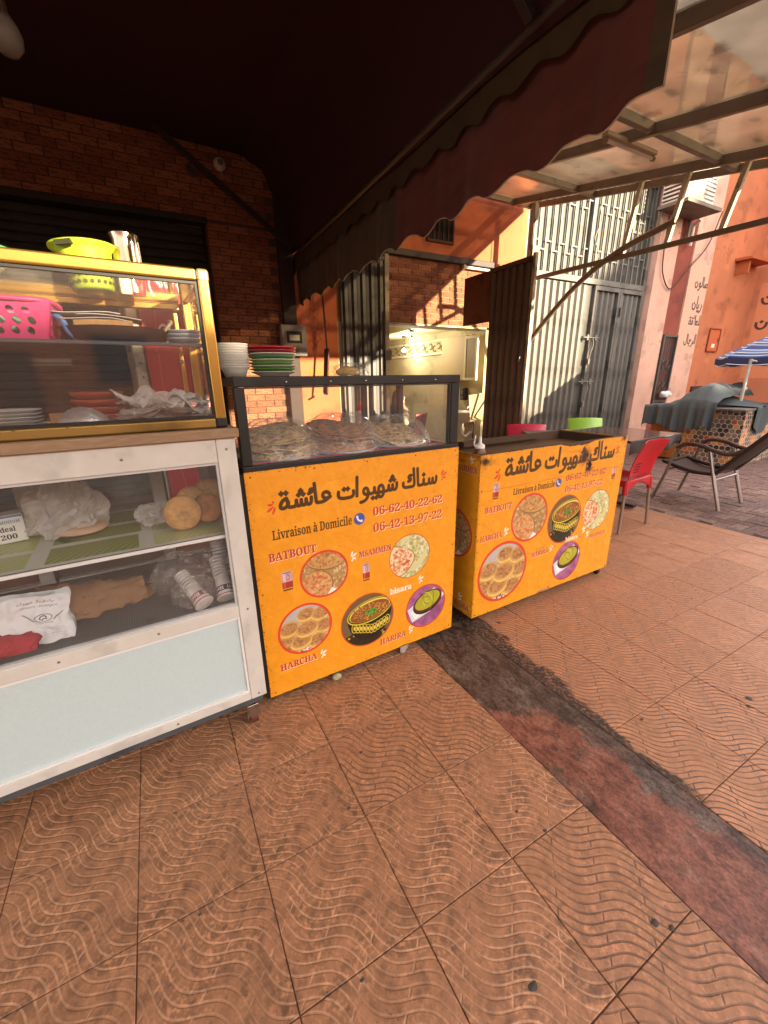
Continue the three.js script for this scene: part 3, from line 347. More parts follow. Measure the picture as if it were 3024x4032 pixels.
// ---------- pilasters and walls on the right ----------
function arab(x, strokes, dots, px, py, s, w) { x.save(); x.translate(px, py); x.scale(s, s); x.lineCap = 'round'; x.lineJoin = 'round'; x.lineWidth = w; for (const d of strokes) x.stroke(new Path2D(d)); for (const [a, b] of dots) { x.save(); x.translate(a, b); x.rotate(0.78); const r = w * 0.62; x.fillRect(-r, -r, 2 * r, 2 * r); x.restore(); } x.restore(); }
const AR = {
  snack: [['M0-.42C.02-.1-.05 0-.16 0C-.27 0-.3-.1-.3-.33', 'M-.3-.33C-.3-.1-.35 0-.45 0C-.55 0-.58-.1-.58-.33', 'M-.58-.33C-.58-.1-.63 0-.75 0L-.9 0C-1 0-1.02-.1-1.02-.36', 'M-1.02-.36C-1.02-.1-1.07 0-1.2 0L-1.35 0C-1.46 0-1.47-.1-1.48-.3L-1.52-1.12', 'M-1.82-1.15L-1.76-.3C-1.75-.05-1.8 0-2 0L-2.35 0C-2.58 0-2.64-.12-2.6-.32', 'M-2-.74C-2.2-.78-2.26-.6-2.12-.56C-2-.52-2-.38-2.22-.38'], [[-1.02, -0.66]]],
  sweets: [['M0-.42C.02-.1-.05 0-.16 0C-.27 0-.3-.1-.3-.33', 'M-.3-.33C-.3-.1-.35 0-.45 0C-.55 0-.58-.1-.58-.33', 'M-.58-.33C-.58-.1-.63 0-.75 0L-.96 0C-.9-.55-1.36-.52-1.31-.1C-1.28.05-1.1 0-.96 0', 'M-.96 0C-.95.42-1.42.4-1.33 0L-1.48 0C-1.58 0-1.6-.1-1.6-.34', 'M-1.6-.34C-1.6-.1-1.65 0-1.78 0L-1.9 0C-2 0-2.02-.1-2.05-.25C-2.15-.52-2.42-.36-2.32-.1C-2.26.02-2.1.02-2.05-.05', 'M-2.05-.22C-1.98.22-2.2.42-2.56.44', 'M-2.76-1.12L-2.8 0', 'M-3.02-.35C-2.98 0-3.12.02-3.5.02C-3.98.02-4.04-.1-3.98-.4'], [[-0.18, -0.62], [-0.44, -0.62], [-0.31, -0.84], [-1.48, 0.3], [-1.72, 0.3], [-3.38, -0.52], [-3.62, -0.52]]],
  name: [['M-.05-.42C-.25-.68-.56-.5-.42-.26C-.32-.12-.15-.2 0-.24', 'M0-.24C-.2-.12-.36 0-.55 0L-.75 0C-.86 0-.88-.1-.88-.3L-.92-1.12', 'M-1.14-.38C-1.14-.1-1.18 0-1.3 0C-1.42 0-1.45-.1-1.45-.33', 'M-1.02-.82C-1.2-.92-1.26-.7-1.1-.68L-1.28-.6', 'M-1.45-.33C-1.45-.1-1.5 0-1.6 0C-1.7 0-1.73-.1-1.73-.33', 'M-1.73-.33C-1.73-.1-1.78 0-1.88 0C-1.98 0-2.01-.1-2.01-.33', 'M-2.01-.33C-2.01-.1-2.06 0-2.2 0L-2.4 0C-2.5 0-2.5-.45-2.56-.52C-2.88-.46-3.02-.02-2.82 0C-2.66.02-2.5-.06-2.46-.3'], [[-1.6, -0.62], [-1.86, -0.62], [-1.73, -0.84], [-2.56, -0.82], [-2.82, -0.82]]],
  salon: [['M-.5 0C-.35-.42 0-.5.02-.18C.03 0-.2 0-.5 0C-.55-.05-.57-.15-.57-.28', 'M-.57-.28C-.57-.05-.62 0-.75 0L-.82 0C-.92 0-.94-.1-.95-1.05', 'M-1.2-1.08L-1.22-.2C-1.23 0-1.3 0-1.45 0L-1.5 0C-1.58 0-1.6-.1-1.62-.25C-1.72-.52-1.98-.36-1.88-.1C-1.82.02-1.66.02-1.62-.05', 'M-1.62-.22C-1.56.2-1.76.38-2.05.4', 'M-2.25-.3C-2.2.32-2.9.32-2.86-.35'], [[-2.55, -0.42]]],
  rayan: [['M0-.32C.05.1-.15.36-.42.38', 'M-.55-.34C-.55-.1-.6 0-.72 0L-.8 0C-.9 0-.92-.1-.94-1.05', 'M-1.2-.3C-1.15.32-1.85.32-1.8-.35'], [[-0.5, 0.28], [-0.72, 0.28], [-1.5, -0.42]]],
  barber: [['M0-1.05L-.02-.2C-.02 0-.1 0-.2 0', 'M-.28-1.05L-.3-.2C-.3 0-.4 0-.5 0L-1.05 0C-.9-.2-.7-.3-.62-.36C-.8-.44-.95-.4-1.05-.3', 'M-1.05 0C-1.2 0-1.22-.1-1.25-1.05M-1.15-.3L-1.55-1.02', 'M-1.75-.1C-1.62-.5-2-.55-1.98-.2C-1.95 0-1.8 0-1.75-.1C-1.75 0-2 0-2.2 0C-2.35-.05-2.3-.45-2.36-.5C-2.66-.44-2.74 0-2.56 0C-2.42.02-2.3-.06-2.26-.3'], [[-1.78, -0.72], [-1.98, -0.72], [-2.36, -0.76], [-2.58, -0.76]]],
  men: [['M0-1.05L-.04 0', 'M-.26-1.05L-.28-.2C-.28 0-.38 0-.5 0C-.6 0-.62-.1-.64-.24C-.62.1-.76.34-1 .36', 'M-1.05-.36C-1.3-.5-1.5-.4-1.45-.3C-1.2-.3-1.3 0-1.5 0C-1.75 0-1.82 0-1.84-.2L-1.9-1.05', 'M-2.1-1.08L-2.1-.1C-2.1.3-2.6.3-2.66-.15'], [[-1.4, 0.24]]],
};
{
  const w = thing('painted_wall', 'pink and maroon striped wall with black writing right of the gate', 'wall');
  mesh('pink_strip', bb(8.66, 9.29, 0, 6.6, ZW - 0.3, ZW + 0.06), pinkM, w); mesh('maroon_strip', bb(9.29, 9.86, 0, 6.6, ZW - 0.3, ZW + 0.03), maroonM, w);
  const t = ctex(452, 1024, (x, W, H) => { x.fillStyle = '#dcae94'; x.fillRect(0, 0, W, H); for (let i = 0; i < 2500; i++) { x.fillStyle = `rgba(${R() < 0.5 ? '160,100,70' : '235,180,150'},.1)`; x.fillRect(R(0, W), R(0, H), R(2, 14), R(2, 14)); } x.strokeStyle = x.fillStyle = '#5c4a44'; arab(x, ...AR.salon, 450, 250, 100, 0.2); arab(x, ...AR.rayan, 410, 490, 120, 0.19); arab(x, ...AR.barber, 456, 680, 100, 0.18); arab(x, ...AR.men, 430, 905, 100, 0.18); });
  mesh('lettered_strip', [bb(9.86, 10.61, 0, 1.7, ZW - 0.3, ZW + 0.06), bb(9.86, 10.61, 3.4, 6.6, ZW - 0.3, ZW + 0.06), bb(9.86, 10.61, 1.7, 3.4, ZW - 0.3, ZW + 0.05)], pinkM, w);
  const g = new THREE.PlaneGeometry(0.75, 1.7); g.translate(10.235, 2.55, ZW + 0.06); mesh('wall_writing', g, M('#eeeae8', 0.92, { map: t }), w);
  const n = mesh('window', bb(9.360, 9.820, 0.75, 2.0, ZW + 0.031, ZW + 0.04), M('#5a2c24', 0.3), w); const im = M('#4f4a46', 0.5, { metalness: 0.3 });
  mesh('window_frame', [bb(9.320, 9.360, 0.7, 2.04, ZW + 0.03, ZW + 0.09), bb(9.800, 9.835, 0.7, 2.04, ZW + 0.03, ZW + 0.09), bb(9.360, 9.800, 2.0, 2.04, ZW + 0.03, ZW + 0.09), bb(9.360, 9.800, 0.7, 0.75, ZW + 0.03, ZW + 0.09)], im, n);
  for (let k = 1; k < 6; k++) mesh('window_bar', bar([9.360 + k * 0.074, 0.75, ZW + 0.07], [9.360 + k * 0.074, 2.0, ZW + 0.07], 0.007, 6), im, n);
  for (const y of [1.45, 1.0]) for (const s of [-1, 1]) mesh('scroll_iron', tube([[9.580, y, ZW + 0.075], [9.580 + s * 0.1, y + 0.1, ZW + 0.075], [9.580 + s * 0.16, y, ZW + 0.075], [9.580 + s * 0.1, y - 0.07, ZW + 0.075], [9.580 + s * 0.08, y + 0.02, ZW + 0.075]], 0.008, 24, 5), im, n);
  solo('white_bag', 'small white bundle on the sill of the barred window', 'bag', CRUMPLE_BAG, M('#cfc7bd', 0.8), [9.6, 0.8, ZW + 0.16]);
  const o = thing('orange_wall', 'orange recessed wall at the far right above the covered stall', 'wall'); mesh('wall_core', bb(10.61, 14, 0, 6.6, ZW - 0.32, ZW - 0.02), M('#c0734a', 0.92, { map: plaster }), o);  // orange paled here in place of haze
  mesh('low_panel', bb(10.95, 12.4, 0.2, 1.0, ZW - 0.02, ZW + 0.02), M('#45251d', 0.8, { map: mottle }), o);
  const c = thing('meter_cover', 'small orange square meter cover with a white tag on the recessed wall', 'meter', [11.48, 2.0, ZW - 0.015]); mesh('frame', [bb(-0.24, 0.24, 0.22, 0.25, 0, 0.03, 0.006), bb(-0.24, 0.24, -0.25, -0.22, 0, 0.03, 0.006), bb(-0.25, -0.22, -0.22, 0.22, 0, 0.03, 0.006), bb(0.22, 0.25, -0.22, 0.22, 0, 0.03, 0.006)], M('#8d3c1d', 0.8), c); mesh('cover', bb(-0.22, 0.22, -0.22, 0.22, 0, 0.014), M('#b65c31', 0.85), c); mesh('tag', bb(-0.05, 0.09, -0.16, -0.08, 0.0142, 0.017), M('#d9cfc2', 0.6), c); mesh('latch', bb(0.17, 0.2, -0.03, 0.05, 0.0142, 0.026), M('#7a3520', 0.6), c);
  const wg = thing('side_wing', 'salmon wall end with black writing at the right edge behind the parasol', 'wall'); mesh('wing_core', bb(12.9, 13.6, 0, 6.6, ZW - 0.02, -3.7), M('#cf8158', 0.92, { map: plaster }), wg);
  const t2 = ctex(512, 1024, (x, W, H) => { x.fillStyle = '#cf8158'; x.fillRect(0, 0, W, H); for (let i = 0; i < 2500; i++) { x.fillStyle = `rgba(${R() < 0.5 ? '160,90,60' : '230,160,120'},.1)`; x.fillRect(R(0, W), R(0, H), R(2, 14), R(2, 14)); } x.strokeStyle = x.fillStyle = '#4a352d'; arab(x, ...AR.salon, 375, 200, 120, 0.17); arab(x, ...AR.rayan, 262, 460, 130, 0.17); arab(x, ...AR.men, 330, 820, 110, 0.17); });
  const g2 = new THREE.PlaneGeometry(1.3, 2.1); g2.rotateY(-Math.PI / 2); g2.translate(12.897, 2.2, -4.45); mesh('wall_writing', g2, M('#fff', 0.92, { map: t2 }), wg);
  solo('wall_bracket', 'dark bracket with a sunlit ledge high on the orange wall', 'bracket', [bb(11.7, 12.7, 3.6, 3.66, ZW - 0.02, ZW + 0.3, 0.008), bb(11.8, 11.86, 3.35, 3.6, ZW - 0.02, ZW + 0.22)], M('#a5522a', 0.8));
  // air conditioner, its shelf and cables
  const ac = thing('air_conditioner', 'white air conditioner box on a bracket high on the striped wall', 'air conditioner', [8.5, 4.04, ZW + 0.06]); const wm = M('#d6d0c2', 0.5, { map: stain }); mesh('case', bb(0, 1.0, 0.06, 0.68, 0, 0.36, 0.02), wm, ac);
  mesh('grille_recess', bb(-0.006, -0.001, 0.11, 0.63, 0.03, 0.33), M('#4a4238', 0.8), ac); for (let k = 0; k < 8; k++) mesh('side_louvre', bb(-0.03, -0.007, 0.125 + k * 0.063, 0.15 + k * 0.063, 0.03, 0.33), wm, ac); for (let k = 0; k < 8; k++) mesh('louvre', bb(0.66, 0.97, 0.125 + k * 0.063, 0.15 + k * 0.063, 0.361, 0.38, 0.003), wm, ac); mesh('front_plate', bb(0.05, 0.62, 0.1, 0.64, 0.361, 0.366), M('#b3a994', 0.5), ac);
  mesh('shelf_bracket', [bb(-0.08, 1.05, 0.0, 0.055, 0, 0.5), bb(0, 0.05, -0.3, 0, 0, 0.05), bb(0.95, 1.0, -0.3, 0, 0, 0.05)], M('#7a6a58', 0.7, { map: mottle }), ac);
  solo('wall_cable', 'thin dark cable sagging across the striped wall', 'cable', tube([[8.72, 4.0, ZW + 0.12], [8.78, 3.4, ZW + 0.1], [8.85, 3.1, ZW + 0.1], [9.2, 2.85, ZW + 0.09], [9.7, 3.25, ZW + 0.1], [10.2, 3.7, ZW + 0.12], [10.45, 4.3, ZW + 0.14]], 0.011, 60, 5), M('#3a231b', 0.7));
  solo('drain_pipe_end', 'short pale pipe stub below the air conditioner', 'pipe', [bar([9.6, 3.62, ZW + 0.1], [9.6, 3.95, ZW + 0.1], 0.03), bar([9.6, 3.95, ZW + 0.1], [9.6, 4.03, ZW + 0.2], 0.03)], M('#cbbfa8', 0.6));
}
// ---------- pergola ----------
const roofY = (z) => 3.62 - 0.187 * (z + 5.15);
{
  const p = thing('pergola', 'brown steel pergola with cream sheet roof over the terrace', 'pergola'), st = M('#8a7c6c', 0.5, { map: mottle, metalness: 0.15 }), pan = M('#ebe4d6', 0.3, { map: mottle, transmission: 0.42 });
  const zf = -0.2, zw = -5.12, X = [1.78, 2.7, 3.87, 4.95], Z = [-5.1, -4.05, -2.5, -0.95];
  X.forEach((x) => mesh('rafter', beam([x, roofY(zw) + 0.0, zw], [x, roofY(zf), zf], 0.05, 0.08), st, p));
  Z.forEach((z) => mesh('purlin', beam([1.72, roofY(z) + 0.004, z], [5.25, roofY(z) + 0.004, z], 0.05, 0.066), st, p));
  mesh('edge_beam', beam([5.27, roofY(zw), zw], [5.27, roofY(zf), zf], 0.04, 0.07), st, p); mesh('edge_beam', beam([1.72, roofY(zf), zf], [5.29, roofY(zf), zf], 0.045, 0.08), st, p);
  const xs = [1.72, 2.7, 3.87, 4.95, 5.29], zs = [-5.14, -4.05, -2.5, -0.95, -0.18];
  for (let i = 0; i < 4; i++) for (let j = 0; j < 4; j++) { const g = new THREE.BoxGeometry(xs[i + 1] - xs[i] - 0.004, 0.016, (zs[j + 1] - zs[j] - 0.004) / Math.cos(0.185)); g.rotateX(Math.atan(0.187)); g.translate((xs[i] + xs[i + 1]) / 2, roofY((zs[j] + zs[j + 1]) / 2) + 0.056, (zs[j] + zs[j + 1]) / 2); mesh('roof_panel', uvm(g), pan, p); }
  mesh('post', bb(4.965, 5.035, 0, 3.5, -4.78, -4.71, 0.006), M('#a39a84', 0.5, { map: stain }), p); mesh('post', bb(4.965, 5.035, 0, 2.68, -0.3, -0.23, 0.006), st, p);
  mesh('rail', beam([5.0, 2.575, -4.71], [5.0, 2.51, -0.3], 0.04, 0.05), st, p);
  mesh('brace', tube([[5, 1.7, -4.7], [5, 2.06, -4.32], [5, 2.4, -3.88], [5, 2.62, -3.42], [5, 2.76, -2.84]], 0.034, 40, 10), st, p);
  for (const z of [-3.34, -2.86, -2.36]) mesh('strut', beam([5.02, 2.56, z - 0.05], [5.02, roofY(z) - 0.03, z + 0.06], 0.045, 0.045), M('#d8cfae', 0.5, { map: mottle }), p);  // pale strut colour carries the sun glare on the steel
  mesh('added_shade_board', [bb(1.76, 3.55, 2.06, 2.63, -0.235, -0.21, 0.004), bb(0.8, 1.755, 2.06, 3.745, -0.235, -0.21, 0.004)], M('#8d6a4a', 0.6, { map: mottle }), p);  // unseen boards added to keep the sun off the shutter and hanging bulb
  mesh('post_bracket', [bb(4.93, 5.07, 2.52, 2.98, -4.7, -4.66, 0.004), bb(5.04, 5.075, 2.5, 2.95, -4.78, -4.7)], M('#8b806b', 0.5, { map: stain }), p);
  const l = thing('tube_lamp', 'unlit fluorescent tube fixed under the pergola roof', 'lamp', [3.58, 3.09, -2.72]); mesh('housing', bb(0, 0.7, 0.02, 0.055, -0.03, 0.03, 0.006), M('#b9a284', 0.5), l); mesh('tube', bar([0.03, 0.0, 0], [0.67, 0.0, 0], 0.014), M('#e2d6c2', 0.3), l); mesh('end_cap', [bar([0.67, 0, 0], [0.7, 0, 0], 0.02)], M('#8a7860', 0.5), l); mesh('end_cap', [bar([0, 0, 0], [0.03, 0, 0], 0.02)], M('#8a7860', 0.5), l);
  solo('post_wire', 'thin wire with a loop running down the pergola post', 'wire', tube([[4.95, 3.3, -4.68], [4.94, 2.4, -4.68], [4.95, 1.9, -4.68], [4.93, 1.8, -4.62], [4.96, 1.7, -4.63], [4.97, 1.78, -4.67], [4.95, 1.4, -4.68]], 0.006, 60, 5), M('#2b2622', 0.6));
}
// ---------- awning over the snack bar ----------
{
  const a = thing('awning', 'dark red canvas awning with scalloped hanging borders over the snack bar', 'awning'); const zn = -1.1, zfar = -5.2;
  const red = M('#3f150f', 0.95, { map: weave }), olive = M('#4d3a20', 0.95, { map: mottle }), pipe = M('#b7a98c', 0.7);  // pipe: pale tone for rim light painted along the border edges
  mesh('canvas', sheet((u, v) => { const z = lerp(zfar, zn, v), c = [[-7, 3.62], [-1, 3.5], [1.2, 3.46], [1.42, 3.36], [1.58, 3.02], [1.66, 2.6]], k = u * 5, i = Math.min(4, Math.floor(k)), f = k - i; return [lerp(c[i][0], c[i + 1][0], f), lerp(c[i][1], c[i + 1][1], f) - 0.012 * Math.sin(z * 4) * (u > 0.2 ? 1 : 0), z]; }, 30, 24, 0.004), red, a);
  mesh('front_bar', bar([1.66, 2.57, zfar], [1.66, 2.665, zn], 0.022), M('#5b5348', 0.4, { metalness: 0.5 }), a);
  const droop = (z) => 0.024 * (z + 1.1), hem1 = (z) => 2.525 + droop(z) + 0.02 * Math.cos(((z + 1.4) * 6.2832) / 0.245), hem2 = (z) => 2.19 + droop(z) * 0.8 + 0.022 * Math.cos(((z + 1.47) * 6.2832) / 0.315) - 0.006 * Math.cos(((z + 1.47) * 12.566) / 0.315);
  const stripes = dtex(1024, 64, (u, v) => { const z = lerp(zfar, zn, u), r = z > -2.9 && z < -1.16, n = 0.85 + 0.15 * fbm(u * 1, v * 0.2, 40, 3, 71), k = 0.9 + 0.2 * (fbm(u, v, 12, 4, 73) - 0.5); return (r ? [0.48, 0.235, 0.18] : [0.38, 0.3, 0.2]).map((c) => c * n * k); }, [1, 1]);
  mesh('outer_border', sheet((u, v) => { const z = lerp(zfar, zn, u); return [1.72 + (0.014 * Math.sin(z * 7) + 0.008 * Math.sin(z * 17 + 1) + 0.006 * Math.sin(z * 41 + v * 3)) * v, lerp(2.655 + droop(z), hem2(z), v), z]; }, 160, 6, 0.003, true), M('#fff', 0.95, { map: stripes, transmission: 0.12 }), a);
  mesh('inner_border', sheet((u, v) => { const z = lerp(zfar, zn, u); return [1.68 + (0.008 * Math.sin(z * 8) + 0.005 * Math.sin(z * 33)) * v, lerp(2.665 + droop(z), hem1(z), v), z]; }, 160, 6, 0.003), olive, a);
  const P1 = [], P2 = []; for (let k = 0; k <= 110; k++) { const z = lerp(zfar, zn, k / 110); P1.push([1.678 + 0.008 * Math.sin(z * 8) + 0.005 * Math.sin(z * 33), hem1(z), z]); P2.push([1.722 + 0.014 * Math.sin(z * 7) + 0.008 * Math.sin(z * 17 + 1) + 0.006 * Math.sin(z * 41 + 3), hem2(z), z]); }
  mesh('hem_edge', tube(P1, 0.004, 220, 5), olive, a); mesh('hem_edge', tube(P2, 0.0045, 220, 5), pipe, a); mesh('end_rim_light', tube([[1.722, 2.655, zn], [1.722, hem2(zn), zn]], 0.005, 6, 5), pipe, a);  // pale tubes draw the rim light on the outer hem and near end
  mesh('support_arm', beam([1.58, 2.62, -4.9], [0.4, 3.42, -4.9], 0.04, 0.05), M('#2a2320', 0.5), a); mesh('support_arm', beam([1.58, 2.62, -1.6], [0.4, 3.42, -1.6], 0.04, 0.05), M('#2a2320', 0.5), a);
  const b = thing('hanging_bulb', 'unlit white bulb hanging at the top left under the awning', 'lamp', [-0.275, 2.52, -2.6]); mesh('bulb', lathe([[0.001, 0], [0.03, 0.006], [0.052, 0.035], [0.055, 0.07], [0.045, 0.1], [0.03, 0.125], [0.001, 0.125]]), M('#7a7368', 0.4), b); mesh('socket', cyl(0.024, 0.022, 0.125, 0.19), M('#4a3a22', 0.5), b); mesh('cord', cyl(0.005, 0.005, 0.19, 0.95), M('#1a1614', 0.6), b);
  const s = thing('spot_lamp', 'small pale spot lamp high on the dark brick wall', 'lamp', [0.98, 3.33, ZW + 0.02]); mesh('head', lathe([[0.001, 0], [0.05, 0.005], [0.06, 0.03], [0.045, 0.07], [0.001, 0.08]], 18).rotateX(Math.PI / 2), M('#cdc6ba', 0.5), s); mesh('lens', lathe([[0.001, 0], [0.025, 0], [0.025, 0.012], [0.001, 0.015]], 14).rotateX(Math.PI / 2).translate(0, 0, 0.08), M('#6d6660', 0.2), s); mesh('arm', bar([0, -0.02, 0.02], [0.03, -0.1, 0.0], 0.012), M('#8a8378', 0.5), s);
  solo('vent_disc', 'dark round vent disc beside the small spot lamp', 'vent', lathe([[0.001, 0], [0.06, 0], [0.06, 0.02], [0.045, 0.03], [0.04, 0.015], [0.001, 0.012]], 20).rotateX(Math.PI / 2), M('#5a4634', 0.6), [0.72, 3.25, ZW + 0.005]);
}
// ---------- houses across the street, outside the frame: they shade the pavement and leave the low sun a gap ----------
{
  const h = thing('street_house', 'long low salmon house across the street behind the viewer', 'house'); mesh('wall', bb(-34, 20.45, 0, 4.75, 14, 20), M('#b9714a', 0.9, { map: plaster }), h); mesh('parapet', bb(-34, 20.45, 4.75, 5.0, 14, 14.2), M('#c98a66', 0.9), h);
  const pane = M('#2c3136', 0.08), sh = M('#5f3b2a', 0.7); for (let k = 0; k < 9; k++) { const w = mesh('window', bb(-30 + k * 5, -28.6 + k * 5, 1.3, 2.7, 13.95, 13.999), pane, h); mesh('window_frame', [bb(-30.08 + k * 5, -30 + k * 5, 1.22, 2.78, 13.93, 13.998), bb(-28.6 + k * 5, -28.52 + k * 5, 1.22, 2.78, 13.93, 13.998), bb(-30 + k * 5, -28.6 + k * 5, 2.7, 2.78, 13.93, 13.998), bb(-30 + k * 5, -28.6 + k * 5, 1.22, 1.3, 13.93, 13.998)], sh, w); mesh('door', bb(-27.6 + k * 5, -26.6 + k * 5, 0, 2.2, 13.96, 13.998), sh, h); }
  const t = thing('street_house', 'taller house with a stepped roof across the street behind the viewer', 'house'); mesh('wall', [bb(20.5, 21.1, 0, 8.7, 14, 20), bb(21.1, 21.7, 0, 9.25, 14, 20), bb(21.7, 44, 0, 9.9, 14, 20)], M('#c08a63', 0.9, { map: plaster }), t); for (let k = 0; k < 4; k++) { mesh('window', bb(23 + k * 4, 24.4 + k * 4, 1.3, 2.7, 13.96, 13.998), pane, t); mesh('window', bb(23 + k * 4, 24.4 + k * 4, 5.3, 6.7, 13.96, 13.998), pane, t); }
}
// ---------- prints ----------
function ring(x, cx, cy, rx, ry, fn, col = '#d8402a', lw = 0.06) { x.save(); x.beginPath(); x.ellipse(cx, cy, rx, ry, 0, 0, 7); x.clip(); x.translate(cx, cy); x.scale(rx, ry); fn(x); x.restore(); x.strokeStyle = col; x.lineWidth = rx * lw * 1.4; x.beginPath(); x.ellipse(cx, cy, rx, ry, 0, 0, 7); x.stroke(); }
const el = (x, a, b, r, s, rot, f) => { x.fillStyle = f; x.beginPath(); x.ellipse(a, b, r, s, rot, 0, 7); x.fill(); };
function specks(x, n, cols, r0, r1, cx = 0, cy = 0, R1 = 1, R2 = 1) { for (let i = 0; i < n; i++) { const t = R(0, 6.28), q = Math.sqrt(R()); el(x, cx + Math.cos(t) * q * R1, cy + Math.sin(t) * q * R2, R(r0, r1), R(r0, r1) * 0.6, R(0, 3), cols[Math.floor(R(0, cols.length))]); } }
function harcha(x) {
  x.fillStyle = '#b9b4ad'; x.fillRect(-1, -1, 2, 2); el(x, 0.1, 0.7, 1, 0.45, 0.2, '#d9d7d2'); specks(x, 40, ['#5b4a3a', '#7a6650'], 0.02, 0.08, 0, 0.85, 0.7, 0.15);
  for (const [a, b, r] of [[-0.75, 0.35, 0.4], [-0.6, 0.68, 0.38], [0.05, -0.62, 0.36], [0.62, -0.5, 0.38], [-0.62, -0.2, 0.4], [0.72, 0.05, 0.4], [0.42, 0.6, 0.4], [-0.2, 0.45, 0.42], [0.05, -0.02, 0.44]]) { el(x, a, b + 0.1, r, r * 0.72, -0.15, '#c9953f'); el(x, a, b + 0.06, r, r * 0.72, -0.15, '#e6c06a'); el(x, a, b, r * 0.97, r * 0.68, -0.15, '#caa05c'); el(x, a, b, r * 0.8, r * 0.54, -0.15, '#b88652'); specks(x, 46, ['rgba(120,76,42,.4)', 'rgba(206,166,108,.5)', 'rgba(150,98,54,.4)'], 0.02, 0.07, a, b, r * 0.75, r * 0.5); }
}
function batbout(x) {
  x.fillStyle = '#b08a55'; x.fillRect(-1, -1, 2, 2); specks(x, 260, ['#c9a872', '#9c7444', '#d6b988', '#a8824f'], 0.03, 0.12);
  el(x, 0.1, -0.62, 0.85, 0.46, 0.15, '#8d693c'); el(x, 0.1, -0.66, 0.84, 0.44, 0.15, '#c69a5e'); specks(x, 120, ['rgba(150,92,44,.5)', 'rgba(222,180,120,.5)', 'rgba(186,110,58,.4)'], 0.03, 0.1, 0.1, -0.66, 0.75, 0.38);
  el(x, -0.32, 0.45, 0.68, 0.66, 0.2, '#8d693c'); el(x, -0.36, 0.45, 0.66, 0.64, 0.2, '#cf9d66'); specks(x, 150, ['rgba(196,92,44,.45)', 'rgba(228,184,128,.55)', 'rgba(160,92,46,.4)'], 0.03, 0.11, -0.36, 0.45, 0.58, 0.56);
  x.fillStyle = '#f3efe6'; x.beginPath(); x.moveTo(0.28, 0.68); x.lineTo(0.52, 0.86); x.lineTo(0.05, 0.98); x.fill();
}
function msammen(x) {
  x.fillStyle = '#c3c58e'; x.fillRect(-1, -1, 2, 2); specks(x, 220, ['#d9d6a6', '#aab478', '#e4e3c4', '#c0a860'], 0.04, 0.14);
  const q = (p, f) => { x.fillStyle = f; x.beginPath(); x.moveTo(p[0][0], p[0][1]); for (let i = 0; i < p.length; i++) { const a = p[i], b = p[(i + 1) % p.length]; x.quadraticCurveTo(a[0], a[1], (a[0] + b[0]) / 2, (a[1] + b[1]) / 2); } x.fill(); };
  q([[-0.4, -0.95], [0.7, -0.9], [0.95, 0.2], [0.2, 0.9], [-0.6, 0.3]], '#d3cf98'); specks(x, 120, ['rgba(176,140,70,.5)', 'rgba(236,236,206,.6)', 'rgba(140,160,90,.5)'], 0.03, 0.12, 0.2, -0.3, 0.6, 0.6);
  q([[-1.05, -0.7], [-0.2, -0.5], [0.4, 0.05], [-0.3, 0.95], [-1.1, 0.7]], '#8f7a48'); q([[-1.08, -0.66], [-0.22, -0.46], [0.36, 0.06], [-0.34, 0.9], [-1.1, 0.7]], '#e4d3a6'); specks(x, 170, ['rgba(200,74,34,.6)', 'rgba(236,222,188,.6)', 'rgba(214,110,60,.5)'], 0.03, 0.11, -0.45, 0.1, 0.5, 0.6);
}
function harira(x) {
  x.fillStyle = '#6f5a3c'; x.fillRect(-1, -1, 2, 2); el(x, -0.2, 0.75, 0.95, 0.42, 0, '#2b2411'); for (let k = 0; k < 46; k++) { const t = k * 0.137; el(x, -0.2 + Math.cos(t) * 0.8, 0.75 + Math.sin(t) * 0.33, 0.055, 0.035, t, k & 1 ? '#c6ac32' : '#3b3216'); }
  x.fillStyle = '#1e1a10'; x.beginPath(); x.moveTo(-0.78, -0.18); x.bezierCurveTo(-0.7, 0.55, -0.3, 0.78, 0.1, 0.78); x.bezierCurveTo(0.6, 0.75, 0.9, 0.3, 0.95, -0.35); x.fill();
  for (let k = 0; k < 11; k++) { const t = -2.6 + k * 0.27, a = 0.12 - Math.sin(t) * 0.0 + (k - 5) * 0.13, b = 0.42 - Math.abs(k - 5.5) * 0.045; x.strokeStyle = '#c9b23a'; x.lineWidth = 0.035; x.beginPath(); x.ellipse(a, b, 0.09, 0.17, 0, 0, 7); x.stroke(); el(x, a, b, 0.035, 0.08, 0, '#e0cb56'); }
  el(x, 0.09, -0.34, 0.88, 0.44, -0.16, '#d7c22e'); el(x, 0.09, -0.35, 0.84, 0.4, -0.16, '#191409'); el(x, 0.09, -0.36, 0.8, 0.37, -0.16, '#e2d05c'); el(x, 0.09, -0.33, 0.76, 0.33, -0.16, '#8a5322'); specks(x, 190, ['#a86a2c', '#6f3f19', '#c98f3e', '#b5762f', '#d9a552'], 0.015, 0.055, 0.09, -0.33, 0.7, 0.3); specks(x, 60, ['#3f8a2c', '#58a83a', '#2d6a20'], 0.02, 0.06, 0.15, -0.3, 0.2, 0.12);
}
